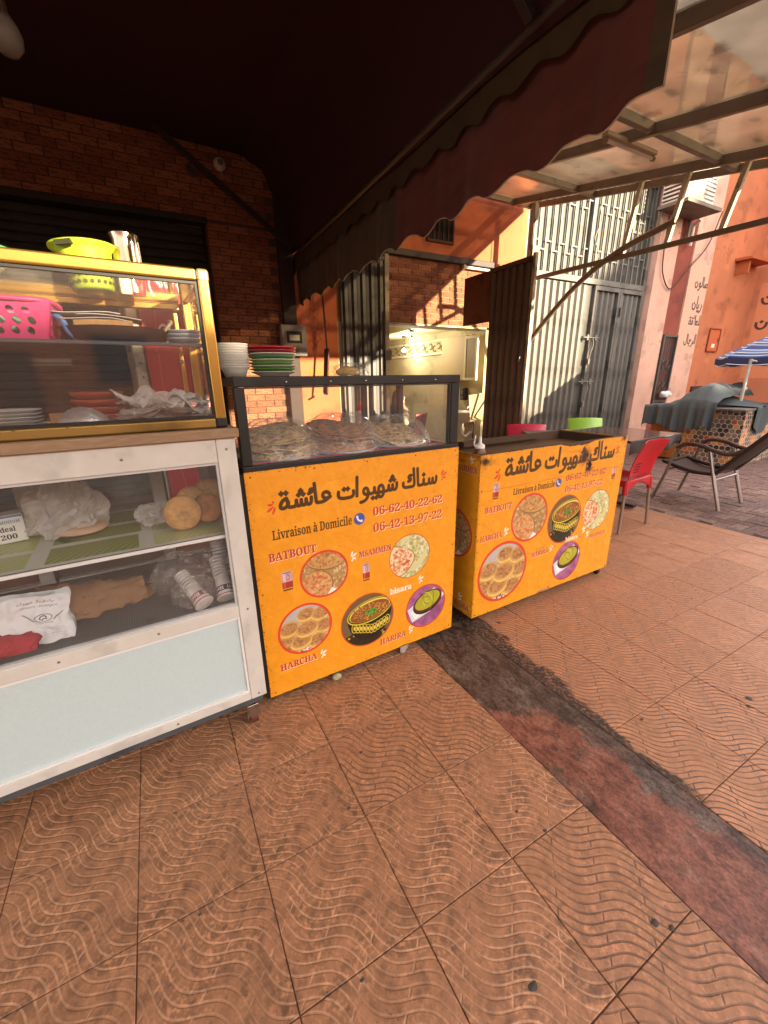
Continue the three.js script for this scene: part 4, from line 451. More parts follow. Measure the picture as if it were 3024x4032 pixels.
function bisara(x) {
  x.fillStyle = '#9d5d86'; x.fillRect(-1, -1, 2, 2); specks(x, 80, ['rgba(176,104,150,.5)', 'rgba(130,70,110,.4)'], 0.1, 0.3); x.fillStyle = '#d8dbe0'; x.beginPath(); x.moveTo(-0.95, -0.05); x.lineTo(-0.7, 0.62); x.lineTo(0.2, 0.35); x.lineTo(0.98, -0.3); x.lineTo(0.4, -0.78); x.fill(); x.fillStyle = '#eef0f2'; x.beginPath(); x.moveTo(-0.8, 0.1); x.lineTo(-0.55, 0.5); x.lineTo(0.9, -0.2); x.fill();
  el(x, 0.08, -0.16, 0.76, 0.5, -0.28, '#3b1d12'); el(x, 0.08, -0.22, 0.76, 0.46, -0.28, '#5d3020'); el(x, 0.08, -0.24, 0.66, 0.38, -0.28, '#b0ab2e'); x.lineWidth = 0.035; for (let k = 1; k < 5; k++) { x.strokeStyle = k & 1 ? '#d0ca55' : '#827a1c'; x.beginPath(); x.ellipse(0.08, -0.24, 0.14 * k, 0.075 * k, -0.28 + k * 0.5, 0.4 * k, 0.4 * k + 4); x.stroke(); }
}
function teaGlass(x, cx, cy, w, h) { x.save(); x.translate(cx, cy); x.scale(w / 2, h / 2); x.fillStyle = '#cfa0a0'; x.fillRect(-0.95, -0.9, 1.9, 1.0); x.fillStyle = '#d9c1c6'; x.fillRect(-0.7, -0.9, 0.5, 1.0); x.fillStyle = '#a9342a'; x.fillRect(-0.9, 0.05, 1.8, 0.65); x.fillStyle = '#c55a3e'; x.fillRect(-0.7, 0.05, 0.4, 0.65); x.fillStyle = '#d49a2c'; x.fillRect(-0.85, 0.7, 1.7, 0.12); x.fillStyle = '#4a2b18'; x.fillRect(-0.82, 0.82, 1.64, 0.14); el(x, 0, -0.9, 0.95, 0.14, 0, '#c9b7c4'); el(x, 0, -0.88, 0.78, 0.09, 0, '#8f7a88'); x.strokeStyle = '#8a4a4a'; x.lineWidth = 0.08; x.beginPath(); x.arc(0.1, -0.4, 0.28, 0, 7); x.stroke(); x.restore(); }
function drops(x, cx, cy, s, col, flip = 1) { x.save(); x.translate(cx, cy); x.scale(s * flip, s); x.fillStyle = col; for (const [a, l] of [[-1.15, 1], [-0.6, 1.1], [0.05, 0.8], [0.75, 0.45]]) { x.save(); x.rotate(a); x.beginPath(); x.moveTo(0.22, 0); x.bezierCurveTo(0.5 * l, -0.2, 0.9 * l, -0.18, l, 0); x.bezierCurveTo(0.9 * l, 0.14, 0.5 * l, 0.1, 0.22, 0); x.fill(); x.restore(); } x.restore(); }
function word(x, s, px, py, w, h, col, shadow, font = 'serif', bold = true) { // text fitted to width w, cap height h, left baseline at px,py
  x.save(); x.font = `${bold ? 'bold ' : ''}100px ${font}`; const m = x.measureText(s).width; x.translate(px, py); x.scale(w / m, h / 72); if (shadow) { x.fillStyle = shadow; x.fillText(s, 5, 6); x.fillText(s, 3, 3); } x.fillStyle = x.strokeStyle = col; x.fillText(s, 0, 0); if (bold && font === 'serif') { x.lineWidth = 2.5; x.strokeText(s, 0, 0); } x.restore();
}
function phoneIcon(x, cx, cy, r) { el(x, cx, cy, r, r, 0, '#4458a6'); x.save(); x.translate(cx, cy); x.scale(r, r); x.strokeStyle = '#e8eaf4'; x.lineCap = 'round'; x.lineWidth = 0.28; x.beginPath(); x.moveTo(-0.35, -0.42); x.quadraticCurveTo(-0.35, 0.35, 0.4, 0.4); x.stroke(); x.lineWidth = 0.4; x.beginPath(); x.moveTo(-0.38, -0.42); x.lineTo(-0.36, -0.32); x.moveTo(0.3, 0.42); x.lineTo(0.42, 0.4); x.stroke(); x.restore(); }
function board(x, W, H, k) { // sun-faded orange foil with scuffs and dirt
  x.fillStyle = '#ea9a1c'; x.fillRect(0, 0, W, H);
  for (let i = 0; i < 900; i++) { x.fillStyle = `rgba(${R() < 0.5 ? '232,140,20' : '250,182,50'},.10)`; x.beginPath(); x.ellipse(R(0, W), R(0, H), R(8, 60), R(6, 40), R(0, 3), 0, 7); x.fill(); }
  for (let i = 0; i < 90; i++) { x.strokeStyle = `rgba(130,80,20,${R(0.05, 0.2)})`; x.lineWidth = R(0.5, 1.6); const a = R(0, W), b = R(0, H); x.beginPath(); x.moveTo(a, b); x.lineTo(a + R(-60, 60), b + R(-40, 40)); x.stroke(); }
  for (let i = 0; i < 60; i++) { const a = R(0, W), b = R(0, H), l = R(20, 120), q = R(-0.5, 0.5); x.strokeStyle = `rgba(${R() < 0.5 ? '255,214,130' : '150,92,20'},${R(0.15, 0.4)})`; x.lineWidth = R(0.6, 1.4); x.beginPath(); x.moveTo(a, b); x.lineTo(a + l * Math.cos(q), b + l * Math.sin(q)); x.stroke(); }
  for (let i = 0; i < 26; i++) { const a = R(0, W), b = R(0, H); for (let q = 0; q < 30; q++) { x.fillStyle = `rgba(110,70,24,${R(0.02, 0.07)})`; x.beginPath(); x.ellipse(a + R(-60, 60), b + R(-18, 18), R(2, 16), R(1, 5), R(-0.3, 0.3), 0, 7); x.fill(); } }
  for (let i = 0; i < 420; i++) { x.fillStyle = `rgba(80,50,20,${R(0.15, 0.5)})`; x.fillRect(R(0, W), R(0, H), R(0.6, 3), R(0.6, 3)); }
  for (let i = 0; i < 260; i++) { const e = Math.floor(R(0, 4)), t = R(), d = R(0, 1) ** 3 * 26; x.fillStyle = `rgba(${R() < 0.5 ? '96,64,34' : '60,44,30'},${R(0.15, 0.55)})`; const px = e < 2 ? t * W : e === 2 ? d : W - d, py = e === 0 ? H - d : e === 1 ? d * 0.7 : t * H; x.beginPath(); x.ellipse(px, py, R(1, 9), R(1, 5), R(0, 3), 0, 7); x.fill(); }
}
const INK = '#4a3312', RED = '#b3392b', WH = '#efe3da';
function title(x, X, Y, s, rx, y) { x.strokeStyle = x.fillStyle = INK; let px = rx; const w = 0.21; for (const [k, adv] of [['snack', 3.1], ['sweets', 4.5], ['name', 3.2]]) { arab(x, ...AR[k], X(px), Y(y), s, w); px -= (adv * s) / x.k; } }
const print1 = ctex(1440, 1426, (x, W, H) => {
  const k = W / 0.935; x.k = k; const X = (u) => u * k, Y = (y) => (0.963 - y) * k, D = (m) => m * k; board(x, W, H, k);
  title(x, X, Y, D(0.0665), 0.812, 0.818); drops(x, X(0.098), Y(0.838), -D(0.04), '#d8492a', 1); drops(x, X(0.836), Y(0.835), D(0.038), '#d8492a');
  word(x, 'Livraison à Domicile', X(0.072), Y(0.705), D(0.322), D(0.036), INK); phoneIcon(x, X(0.427), Y(0.721), D(0.025));
  word(x, '06-62-40-22-62', X(0.489), Y(0.722), D(0.362), D(0.036), '#c4482c', '#f2e2c8'); word(x, '06-42-13-97-22', X(0.489), Y(0.65), D(0.362), D(0.037), '#c4482c', '#f2e2c8');
  word(x, 'BATBOUT', X(0.05), Y(0.622), D(0.186), D(0.032), RED, WH); word(x, 'MSAMMEN', X(0.419), Y(0.551), D(0.158), D(0.026), RED, WH); word(x, 'bisara', X(0.566), Y(0.333), D(0.12), D(0.027), '#f6f1e6');
  word(x, 'HARCHA', X(0.05), Y(0.143), D(0.156), D(0.029), RED, WH); word(x, 'HARIRA', X(0.511), Y(0.09), D(0.143), D(0.029), RED, WH);
  ring(x, X(0.264), Y(0.52), D(0.1), D(0.097), batbout); ring(x, X(0.675), Y(0.498), D(0.108), D(0.104), msammen, '#c8602c', 0.025); ring(x, X(0.453), Y(0.245), D(0.13), D(0.126), harira, '#c8432a', 0.03); ring(x, X(0.168), Y(0.302), D(0.11), D(0.108), harcha); ring(x, X(0.77), Y(0.215), D(0.114), D(0.11), bisara, '#cf3a2c', 0.035);
  teaGlass(x, X(0.112), Y(0.53), D(0.046), D(0.08)); teaGlass(x, X(0.451), Y(0.477), D(0.037), D(0.08));
  for (const [u, y, s] of [[0.378, 0.555, 0.036], [0.722, 0.355, 0.034], [0.22, 0.148, 0.034], [0.668, 0.105, 0.034]]) drops(x, X(u), Y(y), D(s), '#f6f0e6');
});
const print2 = ctex(1600, 1168, (x, W, H) => {
  const k = W / 1.185; x.k = k; const X = (u) => u * k, Y = (y) => (0.911 - y) * k, D = (m) => m * k; board(x, W, H, k);
  title(x, X, Y, D(0.0845), 1.06, 0.8); drops(x, X(0.138), Y(0.82), -D(0.05), '#d8492a'); drops(x, X(1.08), Y(0.825), D(0.045), '#d8492a');
  word(x, 'Livraison à Domicile', X(0.234), Y(0.687), D(0.322), D(0.032), INK); phoneIcon(x, X(0.585), Y(0.703), D(0.024)); word(x, '06-62-40-22-62', X(0.644), Y(0.704), D(0.37), D(0.034), '#c4482c', '#e8c890'); word(x, '06-42-13-97-22', X(0.65), Y(0.637), D(0.345), D(0.036), '#c4482c', '#f2e2c8');
  teaGlass(x, X(0.112), Y(0.723), D(0.044), D(0.078)); teaGlass(x, X(1.098), Y(0.692), D(0.038), D(0.074));
  word(x, 'BATBOUT', X(0.047), Y(0.618), D(0.186), D(0.031), RED, WH); word(x, 'HARCHA', X(0.027), Y(0.472), D(0.153), D(0.03), RED, WH); word(x, 'HARIRA', X(0.425), Y(0.295), D(0.14), D(0.027), RED, WH); word(x, 'MSAMMEN', X(0.947), Y(0.301), D(0.16), D(0.022), RED, WH); 
  ring(x, X(0.38), Y(0.54), D(0.135), D(0.13), batbout); ring(x, X(0.678), Y(0.475), D(0.144), D(0.142), harira, '#c8432a', 0.03); ring(x, X(0.978), Y(0.48), D(0.13), D(0.125), msammen, '#c8602c', 0.025); ring(x, X(0.208), Y(0.267), D(0.174), D(0.165), harcha); ring(x, X(0.748), Y(0.197), D(0.126), D(0.122), bisara, '#cf3a2c', 0.03);
  word(x, 'bisara', X(0.71), Y(0.327), D(0.12), D(0.027), '#f3ead8');
  for (const [u, y, s] of [[0.19, 0.485, 0.04], [0.575, 0.305, 0.034], [0.86, 0.36, 0.04], [0.905, 0.325, 0.036]]) drops(x, X(u), Y(y), D(s), '#f6f0e6');
  // worn patches where the foil has come off
  for (let i = 0; i < 70; i++) { x.fillStyle = R() < 0.6 ? '#b98a4a' : '#8f8274'; x.beginPath(); x.ellipse(X(R(0.4, 0.86)), Y(0.325 + R(-0.012, 0.012)), R(2, 16), R(1, 4), R(-0.3, 0.1), 0, 7); x.fill(); }
  for (let i = 0; i < 50; i++) { x.fillStyle = R() < 0.5 ? '#9a9184' : '#5f564c'; x.beginPath(); x.ellipse(X(R(0.5, 0.62)), Y(0.05 + R(-0.004, 0.01)), R(2, 12), R(1, 4), 0, 0, 7); x.fill(); }
  // scorch marks: char, brown rim and blisters around a burn under the top edge
  for (const [u, y, r, q, n] of [[0.79, 0.83, 0.09, 0.09, 620], [0.84, 0.75, 0.06, 0.03, 160], [0.03, 0.88, 0.09, 0.05, 200], [1.15, 0.9, 0.05, 0.03, 120]]) for (let i = 0; i < n; i++) { const t = R(0, 6.28), d = Math.abs(R(-1, 1) * R(0.2, 1)); x.fillStyle = `rgba(${d < 0.35 ? '40,26,14' : d < 0.7 ? '120,64,16' : '186,104,20'},${R(0.04, 0.16)})`; x.beginPath(); x.ellipse(X(u + Math.cos(t) * d * r), Y(y + Math.sin(t) * d * q), R(3, 20), R(3, 14), R(0, 3), 0, 7); x.fill(); }
  for (let i = 0; i < 16; i++) { x.strokeStyle = `rgba(${i & 1 ? '70,40,16' : '246,190,96'},.35)`; x.lineWidth = R(1.5, 3.5); const a = X(R(0.6, 1.1)), b = Y(R(0.8, 0.9)); x.beginPath(); x.moveTo(a, b); x.bezierCurveTo(a + 40, b + R(-20, 20), a + 80, b + R(-20, 20), a + 130, b + R(-26, 26)); x.stroke(); }
  x.fillStyle = 'rgba(52,34,20,.85)'; for (let i = 0; i < 30; i++) { x.beginPath(); x.ellipse(X(0.83 + R(-0.02, 0.02)), Y(0.775 + R(-0.035, 0.03)), R(3, 9), R(4, 13), R(0, 3), 0, 7); x.fill(); }
});
const sidePrint = ctex(640, 1168, (x, W, H) => { const k = W / 0.474, X = (u) => u * k, Y = (y) => (0.911 - y) * k, D = (m) => m * k; board(x, W, H, k); word(x, 'MSAMMEN', X(0.29), Y(0.82), D(0.165), D(0.028), RED, WH); ring(x, X(0.31), Y(0.485), D(0.13), D(0.128), batbout); word(x, 'HARCHA', X(0.275), Y(0.075), D(0.175), D(0.03), RED, WH); drops(x, X(0.4), Y(0.87), D(0.035), '#f6f0e6'); drops(x, X(0.36), Y(0.12), D(0.04), '#f6f0e6'); for (let i = 0; i < 500; i++) { const d = R(0, 1) ** 2 * 60; x.fillStyle = `rgba(70,48,24,${R(0.03, 0.12)})`; x.beginPath(); x.ellipse(R(0, W), R() < 0.5 ? d : H - d, R(4, 30), R(3, 12), 0, 0, 7); x.fill(); } });

// ---------- white showcase ----------
const alu = M('#d3d2cf', 0.42, { map: dtex(512, 512, (u, v) => { const t = 0.93 + 0.07 * fbm(u, v, 10, 4, 601) - 0.07 * sst(0.58, 0.8, fbm(u, v, 7, 6, 611)); return [t, t * 0.99, t * 0.965]; }, [0.5, 0.5]) }), seamM = M('#8f9190', 0.6), chrome = M('#b9b7b2', 0.18, { metalness: 1 });
{
  const s = thing('display_cabinet', 'white aluminium display cabinet with a glass front on casters', 'cabinet', SHOW.at(0, 0, 0), SHOW.ry), L = -1.12, Dp = -0.6;
  mesh('plinth', bb(L + 0.01, -0.012, 0.108, 0.1375, Dp, -0.012, 0.003), M('#4b5156', 0.7, { map: stain }), s);
  const rail = (n, y0, y1) => mesh(n, bb(L + 0.056, -0.0565, y0, y1, -0.032, -0.0005, 0.003), alu, s); rail('bottom_rail', 0.138, 0.171); rail('mid_rail', 0.487, 0.532); rail('top_rail', 1.021, 1.0925);
  mesh('stile', bb(-0.056, 0, 0.138, 1.0925, -0.034, 0.0, 0.003), alu, s); mesh('stile', bb(L, L + 0.0555, 0.138, 1.0925, -0.034, 0, 0.003), alu, s);
  mesh('panel_bead', [bb(L + 0.056, -0.0565, 0.1715, 0.179, -0.02, -0.004), bb(L + 0.056, -0.0565, 0.479, 0.4865, -0.02, -0.004), bb(-0.0645, -0.057, 0.179, 0.479, -0.02, -0.004)], M('#e0dfdc', 0.4), s);
  mesh('glass_bead', [bb(L + 0.056, -0.0565, 0.5325, 0.539, -0.02, -0.005), bb(L + 0.056, -0.0565, 1.014, 1.0205, -0.02, -0.005), bb(-0.064, -0.057, 0.539, 1.014, -0.02, -0.005)], M('#bcbcba', 0.4), s);
  mesh('front_panel', bb(L + 0.056, -0.065, 0.179, 0.479, -0.018, -0.011), M('#c3d6d8', 0.3, { map: dtex(256, 256, (u, v, i, j) => 0.95 + 0.04 * fbm(u, v, 40, 2, 621) + (j % 6 < 1 ? -0.015 : 0), [0.2, 0.2]) }), s);
  mesh('glass_pane', bb(L + 0.058, -0.066, 0.54, 1.0125, -0.016, -0.012), glass, s);
  mesh('rear_frame', [bb(L, 0, 1.04, 1.0925, Dp, Dp + 0.03), bb(L, 0, 0.46, 0.53, Dp, Dp + 0.03), bb(L, L + 0.05, 0.138, 1.04, Dp, Dp + 0.03), bb(-0.05, 0, 0.138, 1.04, Dp, Dp + 0.03)], alu, s);
  for (const x of [-0.655, -0.235]) { mesh('sliding_post', bb(x, x + 0.045, 0.53, 1.04, Dp + 0.031, Dp + 0.05, 0.003), alu, s); mesh('post_seal', bb(x + 0.0455, x + 0.053, 0.53, 1.04, Dp + 0.034, Dp + 0.046), M('#1d1c1b', 0.7), s); }
  mesh('rear_glass', bb(-0.66, -0.19, 0.535, 1.035, Dp + 0.02, Dp + 0.024), M('#dfe6e2', 0.05, { transmission: 0.95 }), s); mesh('rear_panel', bb(L + 0.05, -0.05, 0.138, 0.46, Dp + 0.005, Dp + 0.012), alu, s);
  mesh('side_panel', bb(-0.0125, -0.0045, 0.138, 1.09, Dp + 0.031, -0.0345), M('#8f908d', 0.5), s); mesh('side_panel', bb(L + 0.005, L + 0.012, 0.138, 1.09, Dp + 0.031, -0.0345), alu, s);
  mesh('floor_sheet', bb(L + 0.02, -0.02, 0.516, 0.5245, Dp + 0.03, -0.033), M('#6d7472', 0.42, { metalness: 0.4, bumpMap: dtex(128, 128, (u, v, i, j) => (i % 8 < 3 || j % 8 < 2 ? 1 : 0.2), [0.08, 0.08], false), bumpScale: 0.002, map: stain }), s);
  mesh('mid_shelf', bb(L + 0.02, -0.02, 0.7755, 0.7815, Dp + 0.06, -0.03), M('#cfe0da', 0.04, { transmission: 0.9, thickness: 0 }), s); mesh('shelf_edge', bb(L + 0.058, -0.058, 0.772, 0.783, -0.029, -0.022, 0.002), M('#e2e3e0', 0.3), s);
  mesh('countertop', bb(L - 0.01, 0.012, 1.093, 1.122, Dp - 0.01, 0.012, 0.004), M('#a98a68', 0.6, { map: woodTex }), s);
  for (const [x, y] of [[-0.028, 0.155], [-0.028, 0.51], [-0.028, 1.06], [-0.3, 0.51], [-0.55, 0.51], [-0.3, 0.155], [-0.3, 1.057], [-0.6, 1.057]]) mesh('screw', uvm(new THREE.SphereGeometry(0.0042, 10, 6).scale(1, 1, 0.4).translate(x, y, 0.0005)), M('#8d8b86', 0.35, { metalness: 0.8 }), s);
  for (const [x, z] of [[-0.05, -0.045], [L + 0.05, -0.045], [-0.05, Dp + 0.05]]) { const c = mesh('caster', [bb(x - 0.02, x + 0.02, 0.1, 0.1075, z - 0.02, z + 0.02), bb(x - 0.024, x - 0.019, 0.03, 0.1, z - 0.015, z + 0.015), bb(x + 0.019, x + 0.024, 0.03, 0.1, z - 0.015, z + 0.015), bb(x - 0.02, x + 0.02, 0.04, 0.09, z + 0.012, z + 0.02, 0.003)], chrome, s); mesh('wheel', cyl(0.024, 0.024, -0.013, 0.013, 0, 0, 20).rotateZ(Math.PI / 2).translate(x, 0.0245, z), M('#5a2a1c', 0.6), c); }
  const oil = ctex(1024, 512, (x, W, H) => { x.fillStyle = '#c6c8bc'; x.fillRect(0, 0, W, H); const sq = [[20, 20, 210, 150], [260, 20, 240, 130], [540, 20, 220, 150], [790, 30, 210, 130], [30, 200, 230, 120], [300, 180, 200, 150], [540, 200, 230, 120], [800, 190, 200, 150], [10, 350, 220, 140], [270, 360, 230, 130], [540, 350, 220, 140], [800, 370, 200, 120]]; sq.forEach(([a, b, w, h], i) => { x.save(); x.beginPath(); x.rect(a, b, w, h); x.clip(); x.fillStyle = ['#98a052', '#a6ac60', '#8a9448', '#b0b476'][i % 4]; x.fillRect(a, b, w, h); x.strokeStyle = i % 2 ? '#c9cf9a' : '#4f5a22'; x.lineWidth = 3; for (let k = -6; k < 22; k++) { x.beginPath(); if (i % 3 === 0) { x.moveTo(a, b + h / 2); x.quadraticCurveTo(a + w * 0.5, b + k * 18 - 90, a + w, b + k * 22 - 150); } else { x.moveTo(a + k * 22, b + h); x.quadraticCurveTo(a + k * 22 + 30, b + h * 0.4, a + k * 22 + 110, b); } x.stroke(); } x.restore(); }); });
  const g = sheet((u, v) => [lerp(L + 0.03, -0.03, u), 0.7835 + 0.0015 * Math.sin(u * 30) * Math.sin(v * 9), lerp(-0.033, Dp + 0.08, v)], 40, 14, 0, true); const o = mesh(numbered('oilcloth'), g, M('#fff', 0.35, { map: oil, side: THREE.DoubleSide })); o.position.set(...SHOW.at(0, 0, 0)); o.rotation.y = SHOW.ry; o.userData = { label: 'palm leaf printed oilcloth covering the middle shelf of the white cabinet', category: 'oilcloth' }; scene.add(o);
}
// crumpled surfaces
function crumple(cx, cy, cz, rx, ry, rz, s, flat = 0.35, nu = 40, nv = 22, amp = 0.35) { return sheet((u, v) => { const t = u * 6.28318, p = (v - 0.02) * 3.0, sx = Math.sin(p) * Math.cos(t), sy = Math.cos(p), sz = Math.sin(p) * Math.sin(t); const rg = (f, q) => 1 - 2 * Math.abs(vn(sx * f + s + q, sy * f * 0.9 + sz * f * 0.8 + 9 + q, 999, 3 + q) - 0.5); const k = 1 + amp * (vn(sx * 2.2 + s, sy * 2.2 + sz * 1.9 + 9, 999, 3) - 0.5) * 0.9 + amp * 0.5 * (rg(4, 1) - 0.5) + amp * 0.3 * (rg(9, 2) - 0.5) + amp * 0.14 * (rg(19, 4) - 0.5); return [cx + rx * sx * k, cy + Math.max(-ry * flat, ry * sy * k), cz + rz * sz * k]; }, nu, nv); }
const at = (f, x, y, z) => f.at(x, y, z);
{ // things on the middle shelf
  const b = thing('foil_box', 'small white foil carton with blue and black lettering on the middle shelf', 'box', at(SHOW, -0.66, 0.7855, -0.31), 0.25); const t = ctex(256, 256, (x, W, H) => { x.fillStyle = '#d9dbd6'; x.fillRect(0, 0, W, H); x.fillStyle = '#3e6ea5'; x.fillRect(0, 0, W, 18); word(x, 'ALUMINIUM', 20, 74, 216, 30, '#4a86b5', null, 'sans-serif'); word(x, 'ideal', 60, 150, 130, 46, '#22303a'); word(x, '200', 70, 225, 120, 48, '#22303a'); });
  mesh('carton', bb(-0.12, 0.06, 0, 0.088, -0.06, 0, 0.002), M('#d3d6d2', 0.6), b); const g = new THREE.PlaneGeometry(0.085, 0.084).translate(0.016, 0.044, 0.0012); mesh('front_print', g, M('#fff', 0.5, { map: t }), b); mesh('side_flash', bb(-0.12, -0.03, 0.02, 0.05, 0.0003, 0.001), M('#a33a33', 0.5), b);
  solo('bread_bag', 'crumpled clear plastic bag of flat bread on the middle shelf', 'bag', crumple(0, 0.07, 0, 0.11, 0.1, 0.08, 3, 0.65, 60, 34, 0.5), bagFilm, at(SHOW, -0.49, 0.787, -0.33), 0.2);
  solo('flat_bread', 'pale flat bread inside the plastic bag on the middle shelf', 'bread', lathe([[0.001, 0], [0.07, 0.004], [0.078, 0.014], [0.06, 0.026], [0.001, 0.03]]), M('#c9a98c', 0.85, { map: stain }), at(SHOW, -0.46, 0.788, -0.31), 0);
  const bun = (w) => lathe([[0.001, 0.002], [w * 0.75, 0], [w * 0.96, 0.008], [w, 0.015], [w * 0.93, 0.024], [w * 0.6, 0.031], [0.001, 0.034]], 30); const crumb = dtex(256, 256, (u, v) => { const a = fbm(u, v, 6, 5, 811), b = fbm(u, v, 40, 3, 821); const k = 0.82 + 0.2 * a + 0.08 * (b - 0.5) - 0.16 * sst(0.5, 0.8, fbm(u, v, 5, 4, 831)); return [k, k * 0.96, k * 0.88]; }, [0.12, 0.12]); const bm = M('#cfa46c', 0.8, { map: crumb, bumpMap: bumpN, bumpScale: 0.001 }), bm2 = M('#bd8450', 0.8, { map: crumb, bumpMap: bumpN, bumpScale: 0.001 });
  const loaf = (label, x, y, z, rx, ry, rz, w, m) => { const o = solo('round_loaf', label, 'bread', bun(w), m, at(SHOW, x, y, z), 0, 'round loaves at the right end of the middle shelf'); o.rotation.set(rx, ry, rz); };
  loaf('golden round loaf standing on edge, front left of the bread pile', -0.165, 0.842, -0.15, 1.25, 1.25, 0.1, 0.058, bm); loaf('browner round loaf in front, leaning on the cabinet side', -0.085, 0.838, -0.17, 1.15, -0.5, 0, 0.05, bm2); loaf('round loaf lying behind the browner loaf in the pile', -0.125, 0.852, -0.25, 1.2, 0.75, 0, 0.05, bm); loaf('round loaf at the back right of the bread pile', -0.06, 0.868, -0.27, 1.05, 0.5, 0.15, 0.05, bm);
  loaf('round loaf lying flat at the back of the bread pile', -0.09, 0.787, -0.25, 0.05, 0, 0, 0.062, bm2);
  solo('plastic_bag', 'small clear plastic bag beside the round loaves', 'bag', crumple(0, 0.025, 0, 0.06, 0.035, 0.05, 21, 0.6, 40, 20, 0.6), bagFilm, at(SHOW, -0.24, 0.787, -0.28), 0);
  solo('blue_sheet', 'blue plastic sheet lying at the back of the middle shelf', 'sheet', sheet((u, v) => [u * 0.12, 0.004 + 0.01 * Math.abs(Math.sin(u * 9 + v * 4)), v * 0.06], 14, 8, 0.001), M('#5f97b8', 0.5), at(SHOW, -0.6, 0.787, -0.46), 0);
}
{ // bottom of the cabinet
  const t = ctex(512, 512, (x, W, H) => { x.fillStyle = '#d3d6d8'; x.fillRect(0, 0, W, H); x.strokeStyle = x.fillStyle = '#5b5f66'; x.save(); x.translate(392, 84); x.scale(0.42, 0.42); arab(x, ...AR.rayan, 0, 0, 60, 0.14); arab(x, ...AR.men, -130, 0, 60, 0.14); arab(x, ...AR.sweets, -330, 0, 60, 0.14); x.restore(); word(x, 'Pâtisserie - Boulangerie', 170, 132, 250, 20, '#5b5f66', null, 'sans-serif', false); x.lineWidth = 6; x.beginPath(); x.ellipse(330, 240, 60, 40, 0, 0, 7); x.stroke(); x.lineWidth = 10; x.beginPath(); x.arc(330, 236, 22, 2.4, 6.5); x.stroke(); x.beginPath(); x.moveTo(318, 262); x.quadraticCurveTo(336, 222, 352, 258); x.stroke(); x.lineWidth = 3; for (let k = 0; k < 9; k++) for (const s of [-1, 1]) { x.beginPath(); x.ellipse(330 + s * (72 + k * 8), 268 - k * 9, 10, 4, s * -0.8, 0, 7); x.stroke(); } word(x, 'BOULANGERIE', 285, 305, 100, 14, '#5b5f66', null, 'serif', false); for (let k = 0; k < 4; k++) { x.fillStyle = '#8a8d92'; for (let q = 0; q < 18; q++) x.fillRect(270 + q * 9 + (k % 2) * 5, 360 + k * 22, R(3, 8), 5); } });
  const pb = thing('paper_bag', 'crumpled white paper bag with black bakery lettering on the cabinet floor', 'bag', at(SHOW, -0.59, 0.53, -0.1), 0.05); const paper = M('#fff', 0.85, { map: t, side: THREE.DoubleSide });
  const pf = (z0, s) => (u, v) => { const w = 0.075 + 0.012 * v, z = z0 + 0.02 * (v - 0.5) - 0.06 * v; return [lerp(-w, w, u) + 0.006 * Math.sin(v * 9) + 0.03 * v * 0.2, 0.004 + v * 0.135 + 0.008 * Math.sin(u * 5 + s) * v - 0.02 * (u - 0.5), z + 0.012 * (vn(u * 5 + s, v * 6, 99, 2) - 0.5) + 0.018 * Math.abs(vn(u * 9 + s, v * 9, 99, 4) - 0.5) - s * 0.012 * Math.sin(Math.PI * u)]; };
  const f1 = mesh('bag_front', sheet(pf(0.02, 0), 30, 24, 0, true), paper, pb); mesh('bag_back', sheet(pf(-0.012, 1), 30, 24), M('#c9cdd0', 0.85, { side: THREE.DoubleSide }), pb); pb.rotation.z = 0.12;
  const kb = thing('brown_paper_bag', 'brown kraft paper bag lying behind the white paper bag', 'bag', at(SHOW, -0.45, 0.53, -0.24), 0.15); const kraft = M('#8d6a49', 0.9, { map: stain, side: THREE.DoubleSide, flatShading: true }); mesh('bag_side', sheet((u, v) => [lerp(-0.15, 0.13, u), 0.012 + 0.11 * Math.sin(Math.PI * Math.min(1, v * 1.1)) * (1 - u * 0.45) + 0.03 * Math.abs(vn(u * 9, v * 9, 99, 9) - 0.5) + 0.02 * Math.abs(vn(u * 4 + 3, v * 14, 99, 12) - 0.5), lerp(0.11, -0.1, v) * (1 - 0.25 * u)], 40, 30), kraft, kb); mesh('bag_mouth', sheet((u, v) => [0.12 + 0.04 * v, 0.01 + 0.04 * Math.sin(Math.PI * u) * (1 - v) + 0.02 * v, lerp(0.055, -0.055, u)], 16, 6), kraft, kb);
  solo('cardboard_scrap', 'dark folded cardboard lying at the back of the cabinet floor', 'cardboard', sheet((u, v) => [lerp(-0.14, 0.14, u), 0.06 + 0.05 * u + 0.03 * Math.sin(v * 3), lerp(0.05, -0.06, v)], 16, 10, 0.003), M('#4d3a2a', 0.9, { map: stain }), at(SHOW, -0.4, 0.6, -0.44), 0.2);
  const cupM = M('#c2beb9', 0.5), band = (c1, s) => ctex(512, 256, (x, W, H) => { x.fillStyle = '#c2beb9'; x.fillRect(0, 0, W, H); x.fillStyle = c1; x.fillRect(0, 120, W, 70); for (let k = 0; k < 3; k++) word(x, s, 20 + k * 175, 176, 130, 40, '#e8e3dd', null, 'sans-serif'); x.fillStyle = '#a8353a'; x.fillRect(0, 226, W, 14); });
